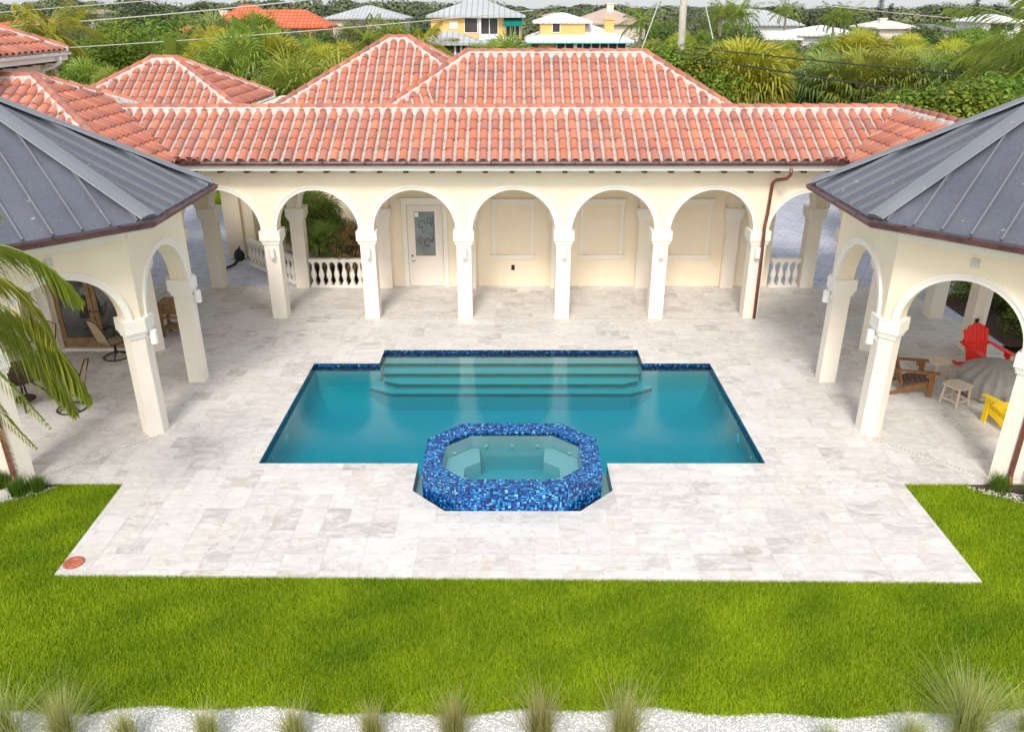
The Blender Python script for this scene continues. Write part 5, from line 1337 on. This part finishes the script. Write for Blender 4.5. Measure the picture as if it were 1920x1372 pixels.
cable(up(1540,10,45),up(1935,46,45),.06,.016,M['wirel'],'thin pale cable below the skyline at the upper right')
cable(up(1245,-20,45),up(1196,112,37),.0,.028,M['wirel'],'pale guy wire left of the utility pole')
cable(up(1318,-10,45),up(1337,74,41),.0,.028,M['wirel'],'pale guy wire right of the utility pole')
# ------------------------------------------------------------------ distant houses
def hroof(mb,x0,x1,y0,y1,ze,h,over=.6,rr=None):
    x0-=over;x1+=over;y0-=over;y1+=over; d=min(x1-x0,y1-y0)/2; 
    if x1-x0>=y1-y0: P,Q=(x0+d,(y0+y1)/2,ze+h),(x1-d-.01,(y0+y1)/2,ze+h)
    else: P,Q=((x0+x1)/2,y0+d,ze+h),((x0+x1)/2,y1-d,ze+h)
    A,B,C,D=(x0,y0,ze),(x1,y0,ze),(x1,y1,ze),(x0,y1,ze); dz=-.22
    if x1-x0>=y1-y0: mb.add([A,B,C,D,P,Q],[(0,1,5,4),(1,2,5),(2,3,4,5),(3,0,4)])
    else: mb.add([A,B,C,D,P,Q],[(0,1,4),(1,2,5,4),(2,3,5),(3,0,4,5)])
    L=lambda p:(p[0],p[1],p[2]+dz); mb.add([A,B,C,D,L(A),L(B),L(C),L(D)],[(0,4,5,1),(1,5,6,2),(2,6,7,3),(3,7,4,0),(7,6,5,4)])
def win(root,x0,z0,x1,z1,y,frame_='white',pane='screen',mull=0):
    f=MB(); t=.07; f.box(x0-t,y-.06,z0-t,x0,y,z1+t); f.box(x1,y-.06,z0-t,x1+t,y,z1+t); f.box(x0,y-.06,z0-t,x1,y,z0); f.box(x0,y-.06,z1,x1,y,z1+t)
    for i in range(mull): xm=x0+(x1-x0)*(i+1)/(mull+1); f.box(xm-.04,y-.055,z0,xm+.04,y-.001,z1)
    o=f.build('window',M[frame_],root); p=MB(); p.box(x0,y-.03,z0,x1,y-.002,z1); p.build('pane',M[pane],o); return o
def house(label,x0,x1,y0,y1,zg,ze,h,wall,roof,wins=(),name='distant_house',chim=None,extra=None):
    r=empty(name,((x0+x1)/2,(y0+y1)/2,0),label=label,cat='house')
    b=MB(); b.box(x0,y0,zg,x1,y1,ze+.01); b.build('wall',M[wall],r); b=MB(); hroof(b,x0,x1,y0,y1,ze,h); rf=b.build('roof',M[roof],r)
    for w in wins: win(r,*w[:4],y0,mull=w[4] if len(w)>4 else 0)
    if chim: c=MB(); c.box(chim[0]-.5,chim[1]-.4,ze-.2,chim[0]+.5,chim[1]+.4,chim[2]); c.box(chim[0]-.6,chim[1]-.5,chim[2],chim[0]+.6,chim[1]+.5,chim[2]+.15); c.build('chimney',M[wall],rf)
    return r
# yellow two storey house
r=empty('yellow_house',(-3.6,92,0),label='yellow two storey house with grey hipped roof and green awning',cat='house')
b=MB(); b.box(-8.4,90,-.2,-3.5,97,6.95); b.box(-3.5,90.35,-.2,1.0,97,6.95); b.build('wall',M['yellow'],r)
b=MB(); hroof(b,-8.3,.85,90,97.5,6.98,1.5,.55); b.build('roof',M['roof_grey'],r)
win(r,-4.9,5.35,-3.6,6.7,90,mull=0); win(r,-3.2,4.7,-1.5,6.7,90.35,mull=1); win(r,-.6,4.9,.75,6.0,90.35,mull=2); win(r,-6.4,5.75,-5.7,6.35,90,pane='white')
b=MB(); b.box(-3.45,89.9,3.9,-3.2,90.3,6.95); b.box(-3.2,90.1,4.35,-1.5,90.2,5.2); b.build('balcony_rail',M['white'],r)
b=MB(); b.add([(-.8,90.3,6.75),(1.0,90.3,6.75),(1.15,89.2,6.1),(-.95,89.2,6.1),(-.95,89.2,5.95),(1.15,89.2,5.95)],[(0,1,2,3),(3,2,5,4)]); b.build('awning',M['greenfab'],r)
b=MB(); hroof(b,-9.2,-3.4,84.5,89.4,4.55,1.0,.5); b.build('porch_roof',M['roof_grey'],r); b=MB(); hroof(b,-3.2,1.2,86,89.8,4.5,.45,.4); b.build('porch_roof',M['roof_grey'],r)
b=MB()
for x in (-9.0,-7.4,-5.6,-5.0,-3.6,-3.0,-1.4,.2,1.0): b.box(x-.1,84.6,-.2,x+.1,84.8,4.35)
b.build('porch_post',M['white'],r); b=MB(); b.box(-9.1,84.9,-.2,1.1,85.0,4.3); b.build('screen_panel',M['screen'],r)
# yellow house with white roof
r=empty('white_roofed_house',(6.5,88,0),label='low yellow house with bright white hipped roof and long screened porch',cat='house')
b=MB(); b.box(2.2,86.5,-.2,11,95,4.8); b.box(2.8,85.5,5.2,7.2,89,6.55); b.box(2.6,85,-.2,4.3,86.5,4.6); b.build('wall',M['yellow'],r)
b=MB(); hroof(b,1.8,11.4,84.7,95.5,4.78,1.9,.5); hroof(b,2.6,7.4,85.8,90,6.5,.75,.5); b.build('roof',M['roof_white'],r)
b=MB(); b.box(1.2,84.1,4.5,11.95,84.2,4.6); b.build('roof_edge',M['teal'],r)
win(r,4.0,5.5,4.7,6.3,85.5,pane='screen'); 
b=MB(); 
for i in range(9): x=4.4+i*.85; b.box(x-.06,84.7,-.2,x+.06,84.85,4.55)
b.box(4.3,84.68,3.55,11.3,84.84,3.68); b.box(6.1,84.6,-.2,6.4,84.9,4.56); b.build('porch_post',M['white'],r); b=MB(); b.box(4.35,84.9,-.2,11.2,85,4.5); b.build('screen_panel',M['screen'],r)
b=MB(); b.box(9.2,86,5.2,10.1,87,6.6); b.box(9.1,85.9,6.6,10.2,87.1,6.75); b.build('chimney',M['yellow'],r)
house('orange tiled house on the left with a wide hipped roof',-34.5,-23.4,108,113.5,-.2,5.6,1.9,'yellow','roof_orange',[(-27.6,4.2,-26.6,5.2)])
house('orange tiled roof wing just left of the wide orange roof',-40,-31.2,115,122,-.2,5.2,2.9,'pinkwall','roof_orange')
house('small orange tiled roof at the far left edge',-66,-60.5,112,119,-.2,5.8,.7,'pinkwall','roof_orange')
house('little white tower at the far left skyline',-61.5,-58.5,125,128,-.2,7.1,.5,'white','roof_tan',[(-60.6,6.2,-59.4,6.9)])
house('small orange roof low behind the flowering shrub',-41.5,-38,104,110,-.2,4.5,1.2,'pinkwall','roof_orange')
house('pale villa with chimneys beside the umbrella tree',-41.5,-37.5,118,124,-.2,6.0,.6,'pinkwall','roof_tan',chim=(-39.5,120,7.2))
house('grey roofed house behind the palms left of the yellow house',-27.5,-16.5,130,140,-.2,6.3,1.7,'pinkwall','roof_grey',[(-17.6,4.8,-16.9,6.0)])
house('tan roofed house behind the dark coconut palm',9.5,20,130,142,-.2,5.6,2.1,'pinkwall','roof_tan',chim=(15,134,8.2))
house('grey metal roofed house on the right under the skyline palms',34.5,43,130,142,-.2,5.4,2.0,'white','roof_grey')
house('small white lookout room on the grey roof to the right',36.2,39.2,137,139,5,7.2,.3,'white','roof_white',[(36.6,6.6,38.8,7.1,3)])
house('flat bright white roofed house at the right, nearer',33.5,40.5,100,108,-.2,4.9,.9,'white','roof_white')
house('white roofed lower wing left of the flat white roofed house',29.5,33,100,105,-.2,4.5,.6,'white','roof_white')
house('cream low roofed house in the wood at the right',55,60.5,130,140,-.2,5.0,.9,'pinkwall','roof_cream',chim=(57,134,6.1))
house('dark roofed house beside the cream one at the right',62.5,67,132,140,-.2,4.7,.7,'pinkwall','roof_dark')
house('white two storey house with blue trim at the far right',69.5,75,128,136,-.2,5.9,.9,'white','roof_white',[(70.5,4.6,74,5.5,2)])
house('tiny pink roofed house beyond the yellow houses',6.3,10,165,172,-.2,6.3,.6,'pinkwall','roof_tan')
# ------------------------------------------------------------------ light, sky, camera
w=bpy.data.worlds.new('World'); S.world=w; w.use_nodes=True; nt=w.node_tree; bg=nt.nodes['Background']
sky=nt.nodes.new('ShaderNodeTexSky'); sky.sky_type='NISHITA'; sky.sun_disc=False; sky.sun_elevation=R(34); sky.sun_rotation=R(186); sky.air_density=1.0; sky.dust_density=2.5; sky.ozone_density=1.0
hs=nt.nodes.new('ShaderNodeHueSaturation'); hs.inputs['Saturation'].default_value=.75; nt.links.new(sky.outputs[0],hs.inputs['Color']); mxs=nt.nodes.new('ShaderNodeMix'); mxs.data_type='RGBA'; mxs.inputs[0].default_value=.62; nt.links.new(hs.outputs[0],mxs.inputs[6]); mxs.inputs[7].default_value=(4.3,4.4,4.5,1); nt.links.new(mxs.outputs[2],bg.inputs[0]); bg.inputs[1].default_value=.15
ld=bpy.data.lights.new('sun','SUN'); ld.energy=1.7; ld.angle=R(15); ld.color=(1,.935,.845); lo=bpy.data.objects.new('sun',ld); col.objects.link(lo)
el,az=R(46),R(188)   # sun behind the camera
d=Vector((math.sin(az)*math.cos(el),math.cos(az)*math.cos(el),math.sin(el))); lo.rotation_euler=d.to_track_quat('Z','Y').to_euler(); lo.location=d*60
cd=bpy.data.cameras.new('camera'); cd.sensor_width=36; cd.lens=1500/1920*36; cd.clip_end=5000; cd.clip_start=.1
co=bpy.data.objects.new('camera',cd); col.objects.link(co); co.location=(0,0,CAMH); co.rotation_euler=(R(90)-PITCH,0,0); S.camera=co
S.view_settings.view_transform='Standard'; S.view_settings.look='None'; S.view_settings.exposure=.66; S.view_settings.gamma=1
S.render.engine='CYCLES'; S.cycles.max_bounces=10; S.cycles.transparent_max_bounces=12
print('trees placed',cnt,'objects',len(bpy.data.objects))
